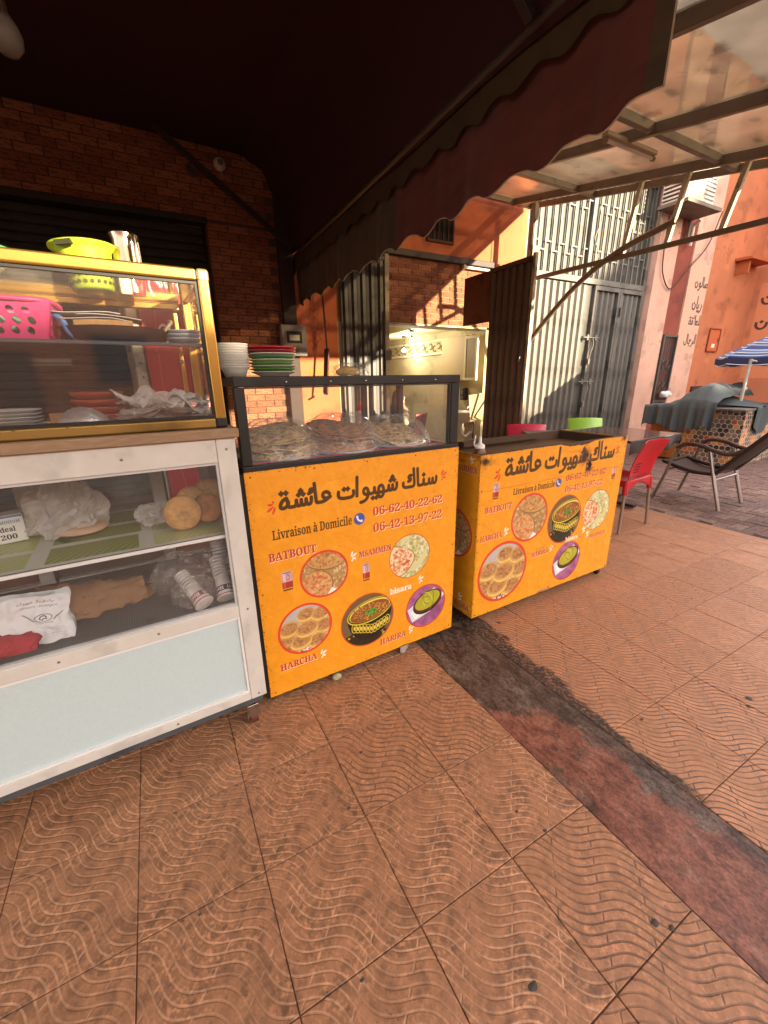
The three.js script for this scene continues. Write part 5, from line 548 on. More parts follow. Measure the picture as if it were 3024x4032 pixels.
  const cups = (label, pos, ry, tilt, c, s, n) => { const o = thing('paper_cup_stack', label, 'cups', pos, ry, 'sleeves of paper cups in the cabinet'); const inner = new THREE.Group(); const m = M('#fff', 0.5, { map: band(c, s) }); const g = new THREE.CylinderGeometry(0.023, 0.031, 0.075, 28, 1, true); const w = mesh('cup_wall', g, m, o); w.position.y = 0.0385; mesh('cup_base', lathe([[0.001, 0.001], [0.027, 0.001], [0.0312, 0], [0.0325, 0.003], [0.031, 0.006]]), cupM, o); for (let k = 1; k < n; k++) { mesh('cup_rim', cyl(0.0255 - k * 0.0003, 0.0245, 0.075 + (k - 1) * 0.012, 0.084 + (k - 1) * 0.012), cupM, o); } o.rotation.set(tilt, ry, 0, 'YXZ'); return o; };
  const c1 = cups('nested paper cups with a red lettered band leaning on the glass', at(SHOW, -0.155, 0.552, -0.035), 0.45, -1.05, '#8a2f33', 'COFFEE', 7); const c2 = cups('nested paper cups with a navy lettered band by the right stile', at(SHOW, -0.083, 0.548, -0.045), 0.05, -0.85, '#333a4d', 'COFFEE', 8); const c3 = cups('third sleeve of navy printed cups behind the other cups', at(SHOW, -0.06, 0.56, -0.2), 0.1, -0.35, '#40465a', 'COFFEE', 9);
  solo('cup_wrap', 'loose clear plastic wrap trailing behind the paper cups', 'wrap', crumple(0, 0.06, 0, 0.12, 0.08, 0.09, 41, 0.7, 60, 30, 0.55), film, at(SHOW, -0.17, 0.53, -0.24), 0.3);
  solo('plastic_wrap', 'clear crinkled plastic pulled over the red lettered cups', 'wrap', crumple(0, 0.04, 0, 0.07, 0.05, 0.06, 51, 0.75, 44, 24, 0.5), film, at(SHOW, -0.17, 0.53, -0.1), 0);
  solo('red_cloth', 'bright red cloth bunched at the left end of the cabinet floor', 'cloth', crumple(0, 0.025, 0, 0.1, 0.035, 0.05, 61, 0.7, 40, 20, 0.7), M('#a3222f', 0.9), at(SHOW, -0.71, 0.527, -0.09), 0);
  solo('pink_tin', 'dull pink patterned tin at the left edge of the cabinet floor', 'tin', cyl(0.05, 0.05, 0, 0.1), M('#8d5a52', 0.5, { map: stain }), at(SHOW, -0.76, 0.527, -0.2), 0);
}
// ---------- gold framed case on the counter ----------
{
  const g = thing('glass_case', 'gold framed glass case standing on the white cabinet', 'glass case', SHOW.at(0, 1.1225, 0), SHOW.ry), gold = M('#bd954a', 0.28, { metalness: 0.85 }), goldS = M('#ab8a4e', 0.42, { metalness: 0.85, map: stain }), blk = M('#191715', 0.5), L = -1.1, h = 0.42, d = -0.41, w = 0.03;
  for (const [n, x0, x1, y0, y1, z0, z1] of [['front_rail', L, -0.0435, 0, w, -0.0405, -0.0105], ['front_rail', L, -0.0435, h - w, h, -0.0405, -0.0105], ['rear_rail', L, -0.0435, 0, 0.02, d, d + 0.02], ['rear_rail', L, -0.0435, h - w, h, d, d + 0.025], ['rear_track', L, -0.05, h - 0.055, h - w - 0.001, d + 0.004, d + 0.018], ['corner_post', -0.043, -0.013, 0.001, h - 0.001, -0.041, -0.011], ['corner_post', -0.043, -0.013, 0.001, h - 0.001, d, d + 0.03], ['side_rail', -0.042, -0.014, 0.0, w, d + 0.031, -0.042], ['side_rail', -0.042, -0.014, h - w, h, d + 0.031, -0.042]]) mesh(n, bb(x0, x1, y0, y1, z0, z1, 0.006), n === 'front_rail' && y0 === 0 ? goldS : gold, g);
  for (const y of [0, h - 0.032]) mesh('corner_joint', bb(-0.0445, -0.0115, y - 0.0005, y + 0.0335, -0.0425, -0.0095, 0.008), y ? M('#8f8360', 0.35, { metalness: 0.4 }) : blk, g);
  mesh('glass_seal', [bb(L, -0.0445, w + 0.0005, w + 0.007, -0.032, -0.02), bb(L, -0.0445, h - w - 0.007, h - w - 0.0005, -0.032, -0.02), bb(-0.0505, -0.0438, w + 0.007, h - w - 0.007, -0.032, -0.02)], blk, g);
  mesh('front_pane', bb(L, -0.051, w + 0.008, h - w - 0.008, -0.028, -0.024), glass, g); mesh('side_pane', bb(-0.03, -0.026, w + 0.001, h - w - 0.001, d + 0.032, -0.043), glass, g); mesh('top_pane', bb(L, -0.0445, h - 0.034, h - 0.0305, d + 0.026, -0.042), glass, g);
  mesh('shelf_pane', bb(L, -0.046, 0.228, 0.234, d + 0.03, -0.044), M('#9fb2ad', 0.05, { transmission: 0.85 }), g); mesh('shelf_edge', bb(L, -0.046, 0.226, 0.2355, -0.0435, -0.0345, 0.002), M('#4a5257', 0.4), g); mesh('rear_upright', bb(-0.075, -0.06, 0.02, h - 0.06, d + 0.002, d + 0.018, 0.004), gold, g); mesh('lock', cyl(0.007, 0.007, 0, 0.01).rotateX(Math.PI / 2).translate(-0.07, 0.2, d + 0.02), chrome, g);
}
function basket(name, label, pos, ry, w, d, h, mat, holes) { // tapered plastic basket with a rolled rim and real openings
  const b = thing(name, label, 'basket', pos, ry); const S = new THREE.Shape(); const side = (len, flip) => { const s = new THREE.Shape([[-len / 2 * 0.86, 0], [len / 2 * 0.86, 0], [len / 2, h], [-len / 2, h]].map((p) => new THREE.Vector2(...p))); const n = Math.floor(len / 0.03); for (let r = 0; r < holes; r++) for (let k = 0; k < n; k++) { const x = (k - (n - 1) / 2) * 0.029 + (r & 1 ? 0.007 : 0), y = h * (0.25 + r * (0.5 / Math.max(1, holes - 1))), p = new THREE.Path(); if (Math.abs(x) > len * 0.4) continue; p.absellipse(x, y, 0.0075, 0.0095, 0, Math.PI * 2, true, 0.5); s.holes.push(p); } return uvm(new THREE.ExtrudeGeometry(s, { depth: 0.003, bevelEnabled: false, curveSegments: 6 })); };
  const lean = 0.07; for (const [len, dd, r] of [[w, d, 0], [w, d, Math.PI], [d, w, Math.PI / 2], [d, w, -Math.PI / 2]]) { const o = mesh('side_panel', side(len), mat, b); o.geometry.rotateX(Math.atan(((dd / 2) * 0.14) / h)); o.geometry.translate(0, 0, (dd / 2) * 0.86); o.rotation.y = r; }
  mesh('base', bb(-w * 0.43, w * 0.43, 0, 0.004, -d * 0.43, d * 0.43), mat, b); mesh('rim', tube([[-w / 2, h, -d / 2 + 0.02], [-w / 2, h, d / 2 - 0.02], [-w / 2 + 0.02, h, d / 2], [w / 2 - 0.02, h, d / 2], [w / 2, h, d / 2 - 0.02], [w / 2, h, -d / 2 + 0.02], [w / 2 - 0.02, h, -d / 2], [-w / 2 + 0.02, h, -d / 2]], 0.006, 70, 6, true), mat, b); return b;
}
{ // on top of the case
  const y = 1.5128, lime = M('#a3b52a', 0.45), c = thing('colander', 'lime green plastic colander on top of the gold case', 'colander', at(SHOW, -0.285, y, -0.31), -0.5);
  mesh('bowl', lathe([[0.001, 0], [0.042, 0], [0.048, 0.006], [0.06, 0.09], [0.076, 0.1], [0.076, 0.106], [0.056, 0.104], [0.042, 0.012], [0.001, 0.008]], 40), lime, c); const hm = M('#3a3d14', 0.9); const hg = cyl(0.004, 0.004, -0.002, 0.002, 0, 0, 8).rotateX(Math.PI / 2);
  for (let r = 0; r < 4; r++) for (let k = 0; k < 22; k++) { const a = k * 0.2856 + (r & 1) * 0.14, rr = 0.0505 + r * 0.0024 + 0.001; const o = mesh('drain_hole', hg, hm, c); o.position.set(Math.sin(a) * rr, 0.017 + r * 0.016, Math.cos(a) * rr); o.rotation.y = a; }
  mesh('handle_slot', bb(-0.02, 0.02, 0.092, 0.103, 0.068, 0.0765), M('#2b2c12', 0.8), c); c.rotation.z = 0.07; c.scale.set(1.12, 1.12, 1.12);
  solo('green_bowl', 'dark green rimmed bowl at the left on top of the gold case', 'bowl', lathe([[0.001, 0], [0.05, 0], [0.1, 0.05], [0.12, 0.07], [0.117, 0.074], [0.09, 0.05], [0.04, 0.008], [0.001, 0.006]], 32), M('#5f9c6a', 0.4), at(SHOW, -0.56, y, -0.26), 0);
  const j = thing('steel_jug', 'shiny steel jug with a folded handle on the gold case', 'jug', at(SHOW, -0.185, y, -0.31), -1.15), steel = M('#b3a58d', 0.22, { metalness: 1 }); mesh('body', lathe([[0.001, 0], [0.036, 0], [0.038, 0.004], [0.036, 0.145], [0.04, 0.16], [0.038, 0.162], [0.034, 0.145], [0.034, 0.01], [0.001, 0.008]], 36), steel, j); mesh('handle', tube([[0.034, 0.15, 0], [0.055, 0.154, 0], [0.066, 0.13, 0], [0.066, 0.07, 0], [0.05, 0.03, 0], [0.035, 0.025, 0]], 0.006, 40, 8), steel, j); mesh('handle_guard', bb(0.058, 0.066, 0.06, 0.135, -0.012, 0.012, 0.003), steel, j);
}
{ // on the glass shelf
  const y = 1.358; const pk = basket('pink_basket', 'bright pink plastic basket on the upper glass shelf', at(SHOW, -0.53, y, -0.17), 0.02, 0.3, 0.2, 0.09, M('#cf3f78', 0.45), 3);
  solo('basket_cloth', 'pale green and white rags inside the pink basket', 'cloth', crumple(0, 0.035, 0, 0.1, 0.035, 0.06, 71, 0.8, 30, 18, 0.5), M('#8fae9d', 0.9), at(SHOW, -0.53, y + 0.006, -0.17), 0);
  solo('blue_rag', 'twisted blue plastic rag hanging beside the pink basket', 'rag', tube([[-0.02, 0.07, 0], [0, 0.05, 0.01], [0.006, 0.03, 0.005], [0.02, 0.012, 0.01], [0.035, 0.008, 0.01]], 0.008, 24, 6), M('#4c78b0', 0.5), at(SHOW, -0.365, y, -0.11), 0);
  const tr = thing('oven_tray', 'dark round oven pan on the upper glass shelf', 'pan', at(SHOW, -0.25, y, -0.17), 0); mesh('pan', lathe([[0.001, 0], [0.11, 0], [0.125, 0.008], [0.132, 0.036], [0.136, 0.038], [0.128, 0.034], [0.12, 0.012], [0.001, 0.005]], 44), M('#3c332c', 0.45, { metalness: 0.4, map: stain }), tr); mesh('side_handle', tube([[0.118, 0.034, 0.06], [0.14, 0.06, 0.05], [0.135, 0.062, 0.03], [0.13, 0.036, 0.03]], 0.005, 20, 6), M('#8f8468', 0.5), tr);
  const pp = M('#c9c2bd', 0.9, { map: fineGrain }), bk = thing('paper_stack', 'stack of papers over a tan carton lying on the oven pan', 'paper', at(SHOW, -0.27, y + 0.038, -0.15), 0.06); mesh('carton', bb(-0.075, 0.06, 0, 0.02, -0.05, 0.05, 0.002), M('#a88457', 0.9, { map: fineGrain }), bk); [[0.021, -0.03, 0.05], [0.029, 0.01, -0.06], [0.036, -0.045, 0.1]].forEach(([yy, x, r]) => { const o = mesh('paper_sheet', sheet((u, v) => [lerp(-0.075, 0.075, u), 0.004 * Math.sin(u * 4 + x * 40) + 0.002 * Math.sin(v * 7) - 0.012 * Math.max(0, u - 0.8), lerp(0.055, -0.055, v)], 16, 8, 0.003), pp, bk); o.position.set(x, yy, 0); o.rotation.y = r; });
  const bowl = () => lathe([[0.001, 0], [0.024, 0], [0.045, 0.014], [0.048, 0.018], [0.044, 0.018], [0.024, 0.005], [0.001, 0.004]], 32); [0, 1, 2].forEach((k) => solo('small_dish', ['bottom', 'middle', 'top'][k] + ' pale blue grey dish of the small stack on the upper shelf', 'dish', bowl(), M('#a9b4bb', 0.3), at(SHOW, -0.085 + k * 0.002, y + k * 0.0105, -0.12), 0, 'small dishes on the upper shelf'));
}
{ // on the counter inside the case
  const y = 1.1235; for (let k = 0; k < 7; k++) solo('white_plate', ['lowest', 'second', 'third', 'fourth', 'fifth', 'sixth', 'topmost'][k] + ' white plate of the stack at the left inside the gold case', 'plate', lathe([[0.001, 0], [0.035, 0], [0.04, 0.003], [0.066, 0.013], [0.068, 0.015], [0.062, 0.0145], [0.036, 0.005], [0.001, 0.004]], 40), M('#c6c4be', 0.3), at(SHOW, -0.525 + R(-0.002, 0.002), y + k * 0.009, -0.14), 0, 'stack of white plates in the gold case');
  const tp = M('#a5472e', 0.45, { map: stain }); for (let k = 0; k < 5; k++) solo('clay_dish', ['lowest', 'second', 'middle', 'fourth', 'topmost'][k] + ' terracotta dish of the stack inside the gold case', 'dish', lathe([[0.001, 0], [0.042, 0], [0.06, 0.014], [0.068, 0.022], [0.066, 0.0255], [0.06, 0.024], [0.045, 0.006], [0.001, 0.005]], 40), tp, at(SHOW, -0.335 + R(-0.003, 0.003), y + k * 0.0205, -0.21), 0, 'stack of terracotta dishes in the gold case');
  solo('foil_dome', 'food bowl covered with crinkled silver foil inside the gold case', 'bowl', sheet((u, v) => { const t = u * 6.28318, r = v, k = 1 + 0.05 * (vn(Math.cos(t) * 4 * r + 9, Math.sin(t) * 4 * r + 9, 99, 3) - 0.5); return [Math.cos(t) * 0.066 * r * k, 0.002 + 0.068 * Math.sqrt(Math.max(0, 1 - r * r)) + 0.004 * Math.abs(vn(Math.cos(t) * 9 * r + 30, Math.sin(t) * 9 * r + 30, 99, 5) - 0.5), -Math.sin(t) * 0.066 * r * k]; }, 60, 18), M('#d2d2d0', 0.34, { metalness: 0.75, bumpMap: bumpN, bumpScale: 0.006, flatShading: true }), at(SHOW, -0.37, y, -0.095), 0);
  solo('foil_lump', 'small crumpled foil lump in front of the white plates', 'foil', crumple(0, 0.012, 0, 0.03, 0.016, 0.02, 81, 0.7, 24, 14, 0.5), M('#c4c4c2', 0.25, { metalness: 1 }), at(SHOW, -0.57, y, -0.06), 0);
  // sheets of thin white plastic
  const wp = M('#d2cfc9', 0.5, { transmission: 0.25, side: THREE.DoubleSide, flatShading: true }); const ps = thing('plastic_sheets', 'heap of thin white plastic sheets at the right inside the gold case', 'plastic', at(SHOW, -0.165, y, -0.16), 0.1);
  for (let k = 0; k < 5; k++) { const o = mesh('plastic_sheet', sheet((u, v) => [lerp(-0.13, 0.125, u) * (1 - 0.08 * k), 0.008 + k * 0.013 + 0.085 * Math.pow(vn(u * 3 + k * 7, v * 3 + k * 3, 99, 6), 1.7) * (0.5 + 0.5 * Math.sin(Math.PI * u)) + 0.03 * Math.abs(vn(u * 8 + k, v * 8, 99, 7) - 0.5) + 0.03 * Math.max(0, u - 0.86) * (k & 1 ? 3 : 1), lerp(0.1, -0.1, v)], 40, 26), wp, ps); o.rotation.y = k * 0.35 - 0.5; }
  const cl2 = solo('white_cone', 'white folded napkin cone at the far left inside the gold case', 'napkin', uvm(new THREE.ConeGeometry(0.07, 0.14, 20, 8, true).translate(0, 0.07, 0)), M('#cfc8b8', 0.9, { side: THREE.DoubleSide }), at(SHOW, -0.6, y, -0.22), 0);
  solo('wood_scrap', 'short piece of tan card beside the white plates', 'card', bb(-0.02, 0.02, 0, 0.05, -0.004, 0.004), M('#a77d4c', 0.8, { map: fineGrain }), at(SHOW, -0.44, y, -0.24), 0.3);
}
// ---------- yellow carts ----------
const black = M('#2b2a29', 0.45, { map: stain, metalness: 0.2 }), darkWood = M('#3a2a20', 0.8, { map: woodTex });
function printed(g, w, h) { const p = g.attributes.position, uv = g.attributes.uv; return g; }
function panelXY(pts, depth, W, Y0, H) { // board with the given outline, uv 0..1 over W x H
  const g = ext(pts, depth), p = g.attributes.position, uv = g.attributes.uv; for (let i = 0; i < p.count; i++) uv.setXY(i, p.getX(i) / W, (p.getY(i) - Y0) / H); return g;
}
function caster(parent, x, z, h) { const c = mesh('caster', [bb(x - 0.012, x + 0.012, h - 0.02, h, z - 0.012, z + 0.012), bb(x - 0.016, x - 0.011, 0.015, h - 0.008, z - 0.012, z + 0.016), bb(x + 0.011, x + 0.016, 0.015, h - 0.008, z - 0.012, z + 0.016)], black, parent); mesh('wheel', cyl(0.019, 0.019, -0.01, 0.01, 0, 0, 18).rotateZ(Math.PI / 2).translate(x, 0.0195, z + 0.006), M('#1b1a19', 0.6), c); }
{
  const c = thing('snack_cart', 'yellow snack cart with food prints and a black framed glass box', 'cart', CART1.at(0, 0, 0), CART1.ry), W = 0.935;
  const edge = []; for (let k = 0; k <= 40; k++) edge.push([(k / 40) * W, 0.037 + 0.004 * Math.abs(vn(k * 0.9, 3, 99, 8) - 0.5) + (k > 26 && k < 29 ? 0.004 : 0)]);
  mesh('front_board', panelXY([...edge, [W, 0.9635], [0, 0.9625]], 0.006, W, 0.037, 0.926).translate(0, 0, -0.006), M('#fff', 0.42, { map: print1, bumpMap: bumpStreak, bumpScale: 0.005, clearcoat: 0.25, clearcoatRoughness: 0.35 }), c);
  mesh('body', [bb(0.008, 0.02, 0.04, 0.95, -0.5, -0.0065), bb(W - 0.02, W - 0.008, 0.04, 0.95, -0.5, -0.0065), bb(0.02, W - 0.02, 0.05, 0.065, -0.5, -0.0065), bb(0.02, W - 0.02, 0.93, 0.948, -0.5, -0.0065)], black, c);
  mesh('side_trim', bb(-0.012, 0.0075, 0.03, 0.955, -0.05, -0.007), black, c);
  const y0 = 0.966, y1 = 1.268, t = 0.036, dz = -0.46; const bars = [['front_bar', 0.0, W - 0.01, y0 - 0.014, y0 + 0.016, -0.03, -0.0005], ['front_bar', 0.0, W - 0.01, y1 - 0.032, y1, -0.03, 0.004], ['rear_bar', 0.0, W - 0.01, y1 - 0.03, y1 - 0.001, dz, dz + 0.03], ['rear_bar', 0, W - 0.01, y0 - 0.01, y0 + 0.012, dz, dz + 0.03], ['front_post', 0.0, 0.034, y0 + 0.017, y1 - 0.033, -0.031, 0.002], ['front_post', W - 0.054, W - 0.011, y0 + 0.017, y1 - 0.033, -0.031, 0.002], ['rear_post', 0.0, 0.03, y0 + 0.013, y1 - 0.031, dz, dz + 0.03], ['rear_post', W - 0.04, W - 0.01, y0 + 0.013, y1 - 0.031, dz, dz + 0.03], ['side_bar', W - 0.04, W - 0.011, y1 - 0.031, y1 - 0.002, dz + 0.031, -0.031], ['side_bar', 0.001, 0.03, y1 - 0.031, y1 - 0.002, dz + 0.031, -0.031], ['side_bar', W - 0.04, W - 0.011, y0 - 0.01, y0 + 0.012, dz + 0.031, -0.031], ['slide_post', 0.69, 0.72, y0 + 0.013, y1 - 0.031, dz + 0.002, dz + 0.02], ['slide_post', 0.725, 0.74, y0 + 0.013, y1 - 0.031, dz + 0.021, dz + 0.035]];
  for (const [n, ...b] of bars) mesh(n, bb(...b, 0.004), n === 'slide_post' ? M('#4a3a30', 0.5) : black, c);
  mesh('bead', [bb(0.0345, W - 0.0545, y1 - 0.038, y1 - 0.0325, -0.02, -0.004), bb(W - 0.06, W - 0.0545, y0 + 0.017, y1 - 0.039, -0.02, -0.004)], M('#3a3937', 0.4), c);
  mesh('front_glass', bb(0.034, W - 0.054, y0 + 0.016, y1 - 0.032, -0.016, -0.012), glass, c); mesh('side_glass', bb(W - 0.026, W - 0.022, y0 + 0.013, y1 - 0.031, dz + 0.031, -0.032), glass, c); mesh('top_sheet', bb(0.03, W - 0.04, y1 - 0.012, y1 - 0.006, dz + 0.03, -0.03), M('#c9d2cc', 0.06, { transmission: 0.92 }), c);
  mesh('floor_board', bb(0.02, W - 0.02, 0.949, 0.958, -0.47, -0.0065), M('#5d3328', 0.8), c);
  for (const x of [0.17, 0.33, 0.47, 0.63, 0.79]) mesh('screw', uvm(new THREE.SphereGeometry(0.0045, 8, 6).translate(x, y1 - 0.018, 0.005)), chrome, c); for (const [x, y] of [[0.02, 0.945], [0.25, 0.95], [0.47, 0.95], [0.7, 0.95], [0.915, 0.95], [0.015, 0.5], [0.92, 0.5], [0.02, 0.055], [0.915, 0.055]]) mesh('nail', uvm(new THREE.SphereGeometry(0.0035, 8, 6).translate(x, y, 0.0005)), M('#9a6a2c', 0.4, { metalness: 0.5 }), c);
  caster(c, 0.06, -0.06, 0.05); caster(c, W - 0.06, -0.06, 0.05); mesh('paper_flap', sheet((u, v) => [0.62 + u * 0.05, 0.038 - v * 0.03, 0.002 + 0.01 * v * Math.sin(u * 5)], 8, 6, 0.001), M('#9a8f80', 0.9), c); mesh('putty_lump', crumple(0.29, 0.014, 0.0, 0.02, 0.014, 0.012, 91, 0.8, 16, 10, 0.4), M('#a3a37a', 0.8), c);
  solo('red_tray', 'red plastic tray lining the floor of the glass box', 'tray', [bb(0.035, 0.88, 0.9585, 0.964, -0.44, -0.035, 0.002), bb(0.035, 0.88, 0.964, 0.985, -0.05, -0.037, 0.004), bb(0.866, 0.88, 0.964, 0.985, -0.44, -0.051, 0.004)], M('#a5303a', 0.5, { map: stain }), CART1.at(0, 0, 0), CART1.ry);
}
{ // plates of griddle bread under plastic
  const crust = M('#ffffff', 0.85, { map: dtex(512, 512, (u, v) => { const a = fbm(u, v, 9, 6, 701), b = fbm(u, v, 22, 4, 721), k = sst(0.42, 0.7, b), d = sst(0.58, 0.74, fbm(u, v, 18, 5, 741)); return [lerp(lerp(0.74, 0.62, k), 0.42, d) * (0.8 + 0.4 * a), lerp(lerp(0.63, 0.47, k), 0.27, d) * (0.8 + 0.4 * a), lerp(lerp(0.43, 0.26, k), 0.15, d) * (0.8 + 0.4 * a)]; }, [0.22, 0.22]) });
  const crust2 = crust.clone(); crust2.color = C('#dba871');
  const check = M('#fff', 0.85, { map: dtex(64, 64, (u, v, i, j) => ((i >> 3) + (j >> 3)) % 2 ? [0.78, 0.8, 0.84] : [0.2, 0.3, 0.52], [0.036, 0.036]), side: THREE.DoubleSide });
  const heap = (label, cx, cz, rx, rz, n, mat, top, plateLabel, filmLabel, lean) => {
    const pl = thing('bread_plate', plateLabel, 'plate', CART1.at(cx, 0.9645, cz), CART1.ry); mesh('plate', lathe([[0.001, 0], [0.07, 0], [rx * 0.98, 0.012], [rx * 1.06, 0.02], [rx * 1.05, 0.023], [rx * 0.95, 0.016], [0.001, 0.005]], 40).scale(1, 1, rz / rx), M('#b9bcc4', 0.3), pl);
    for (let k = 0; k < n; k++) { // breads lean back on one another, browned faces to the front
      const f = k / (n - 1), a = k * 0.9 + cx * 5, w = rx * R(0.86, 1.0) * (1 - 0.12 * f), tl = 0.26 + R(-0.1, 0.1), sx = R(-0.025, 0.025);
      const o = solo('flat_bread', label[k], 'bread', sheet((u, v) => { const t = u * 6.28318, sq = Math.pow(Math.pow(Math.abs(Math.cos(t + a)), 5) + Math.pow(Math.abs(Math.sin(t + a)), 5), -0.2), r = v * (1 + 0.1 * (vn(u * 9, k, 9, 3) - 0.5)) * lerp(1, sq, 0.55); return [Math.cos(t) * w * r, 0.018 * (vn(Math.cos(t) * v * 3 + k * 5 + 20, Math.sin(t) * v * 3 + 20, 99, 6) - 0.5) + 0.006 * (1 - v * v) - 0.01 * v * v * Math.abs(Math.cos(t + a)), -Math.sin(t) * w * 0.92 * r]; }, 44, 14, 0.006), mat, CART1.at(cx + sx + lean * 0.012 * (f - 0.5), 0.995 + (top - 1.02) * f * 0.9, cz + 0.03 - 0.05 * f + R(-0.02, 0.02)), CART1.ry, 'griddle breads piled in the glass box'); o.rotation.set(tl, CART1.ry, lean * 0.1 + R(-0.08, 0.08)); }
    solo('bread_film', filmLabel, 'film', sheet((u, v) => { const t = u * 6.28318, r = 0.12 + v * 0.98, w = vn(Math.cos(t) * 5 + 20, Math.sin(t) * 5 + v * 4 + 20, 999, 3) - 0.5, fold = Math.abs(vn(u * 26, v * 3, 26, 9) - 0.5); return [Math.cos(t) * rx * 1.08 * r * (1 + 0.08 * w * v), 0.006 + (top - 0.957) * Math.pow(Math.max(0, 1 - Math.pow(v, 2.6)), 0.7) + 0.02 * w + 0.03 * fold * v, -Math.sin(t) * rz * 1.08 * r * (1 + 0.08 * w * v)]; }, 90, 26), film, CART1.at(cx, 0.972, cz), CART1.ry);
  };
  const lab = (w, n) => Array.from({ length: n }, (_, k) => `${['lowest', 'second', 'third', 'fourth', 'fifth', 'sixth', 'seventh', 'eighth'][k]} flat griddle bread in the ${w} pile of the glass box`);
  heap(lab('left', 7), 0.178, -0.2, 0.142, 0.16, 7, crust, 1.092, 'pale plate under the left pile of griddle bread', 'clear crinkled plastic over the left bread pile', 0.5);
  heap(lab('browner middle', 8), 0.445, -0.2, 0.148, 0.16, 8, crust2, 1.098, 'pale plate under the browner middle pile of griddle bread', 'clear crinkled plastic over the middle bread pile', -1);
  heap(lab('right', 6), 0.71, -0.21, 0.145, 0.16, 6, crust, 1.075, 'pale plate under the right pile of griddle bread', 'clear crinkled plastic over the right bread pile', -1.2);
  for (const [x, z, w, d, s, lb] of [[0.2, -0.1, 0.15, 0.06, 1, 'blue checked cloth edge under the left bread plate'], [0.74, -0.12, 0.12, 0.07, 5, 'blue checked cloth edge under the right bread plate']]) solo('checked_cloth', lb, 'cloth', sheet((u, v) => [lerp(-w, w, u), 0.004 + 0.02 * v * v * 0.6 + 0.006 * Math.sin(u * 14 + s) * (0.4 + v), lerp(d, -d, v)], 30, 12), check, CART1.at(x, 0.965, z), CART1.ry);
}
{ // on top of the glass box
  const y = 1.2685, ws = M('#cfccc4', 0.35);
  for (let k = 0; k < 10; k++) solo('foam_bowl', ['lowest white foam bowl', 'second lowest white foam bowl', 'third lowest white foam bowl', 'fourth lowest white foam bowl', 'fifth lowest white foam bowl', 'fifth white foam bowl from the top', 'fourth white foam bowl from the top', 'third white foam bowl from the top', 'white foam bowl just under the top one', 'topmost white foam bowl'][k] + ' in the tall stack by the gold case', 'bowl', lathe([[0.001, 0], [0.034, 0], [0.042, 0.022], [0.05, 0.03], [0.052, 0.034], [0.047, 0.033], [0.039, 0.02], [0.001, 0.004]], 36), ws, CART1.at(0.048 + R(-0.001, 0.001), y + k * 0.0082, -0.17), 0, 'stack of white bowls on the cart');
  const plates = [['#cfcac2', 0.078], ['#5f9c3a', 0.08], ['#d4cfc8', 0.082], ['#6fae4a', 0.08], ['#e0dcd6', 0.082], ['#4f9044', 0.081], ['#d8d3cb', 0.084], ['#a32c3c', 0.086], ['#c03a48', 0.088]];
  const nm = ['white plate at the very bottom', 'dark green plate, second from the bottom', 'white plate, third from the bottom', 'light green plate, fourth from the bottom', 'white plate, fifth from the bottom', 'deep green plate, sixth from the bottom', 'white plate under the two red plates', 'dark red plate, second from the top', 'red plate at the very top'];
  plates.forEach(([c, r], k) => solo('stacked_plate', nm[k] + ' of the coloured plate stack', 'plate', lathe([[0.001, 0], [0.045, 0], [0.05, 0.004], [r, 0.015], [r + 0.002, 0.018], [r - 0.006, 0.017], [0.048, 0.006], [0.001, 0.005]], 44), M(c, 0.3, { clearcoat: 0.3 }), CART1.at(0.185 + R(-0.003, 0.003), y + k * 0.0102, -0.18), 0, 'coloured plates stacked on the cart'));
  solo('cheese_bag', 'small clear bag of yellow food lying on the glass box', 'bag', crumple(0, 0.02, 0, 0.07, 0.028, 0.045, 101, 0.7, 44, 22, 0.55), film, CART1.at(0.51, y + 0.001, -0.2), 0.2); solo('cheese_lump', 'yellow lump inside the small clear bag', 'food', crumple(0, 0.016, 0, 0.048, 0.018, 0.03, 111, 0.8, 24, 14, 0.4), M('#b99a4a', 0.7), CART1.at(0.5, y + 0.002, -0.2), 0.2); solo('bag_knot', 'twisted end of the small clear bag on the glass box', 'bag', sheet((u, v) => { const t = u * 6.28318, r = 0.004 + 0.016 * v * v; return [0.03 * v + Math.cos(t) * r * 0.5, 0.045 * v + 0.004 * Math.sin(t * 3) * v, Math.sin(t) * r]; }, 20, 10), film, CART1.at(0.57, y + 0.02, -0.2), 0);
}
{ // bottles seen behind the glass box stand on a small side table
  const t = thing('side_table', 'small dark side table behind the glass box', 'table', [1.25, 0, -2.6]); mesh('table_top', bb(-0.2, 0.3, 0.9, 0.92, -0.2, 0.2, 0.004), darkWood, t); for (const [x, z] of [[-0.17, -0.17], [0.27, -0.17], [-0.17, 0.17], [0.27, 0.17]]) mesh('leg', bb(x - 0.015, x + 0.015, 0, 0.9, z - 0.015, z + 0.015), darkWood, t);
  const bt = (label, x, z, c, cap, h) => { const b = thing('sauce_bottle', label, 'bottle', [x, 0.92, z], 0, 'sauce bottles behind the glass box'); mesh('bottle', lathe([[0.001, 0], [0.032, 0], [0.034, 0.006], [0.034, h * 0.6], [0.024, h * 0.72], [0.001, h * 0.73]], 20), M(c, 0.4), b); mesh('nozzle', lathe([[0.026, h * 0.7], [0.026, h * 0.78], [0.012, h * 0.84], [0.004, h], [0.001, h]], 16), M(cap, 0.4), b); };
  bt('clear sauce bottle with a red pointed nozzle behind the glass box', 1.24, -2.6, '#c9a48a', '#b3272a', 0.19); bt('dark green capped bottle left of the red nozzle', 1.13, -2.6, '#4a4f35', '#2f3526', 0.15); bt('dark capped bottle right of the red nozzle', 1.34, -2.58, '#56543c', '#23261f', 0.13); bt('short grey green bottle at the right end of the side table', 1.43, -2.62, '#3f4a42', '#31423f', 0.12);
}
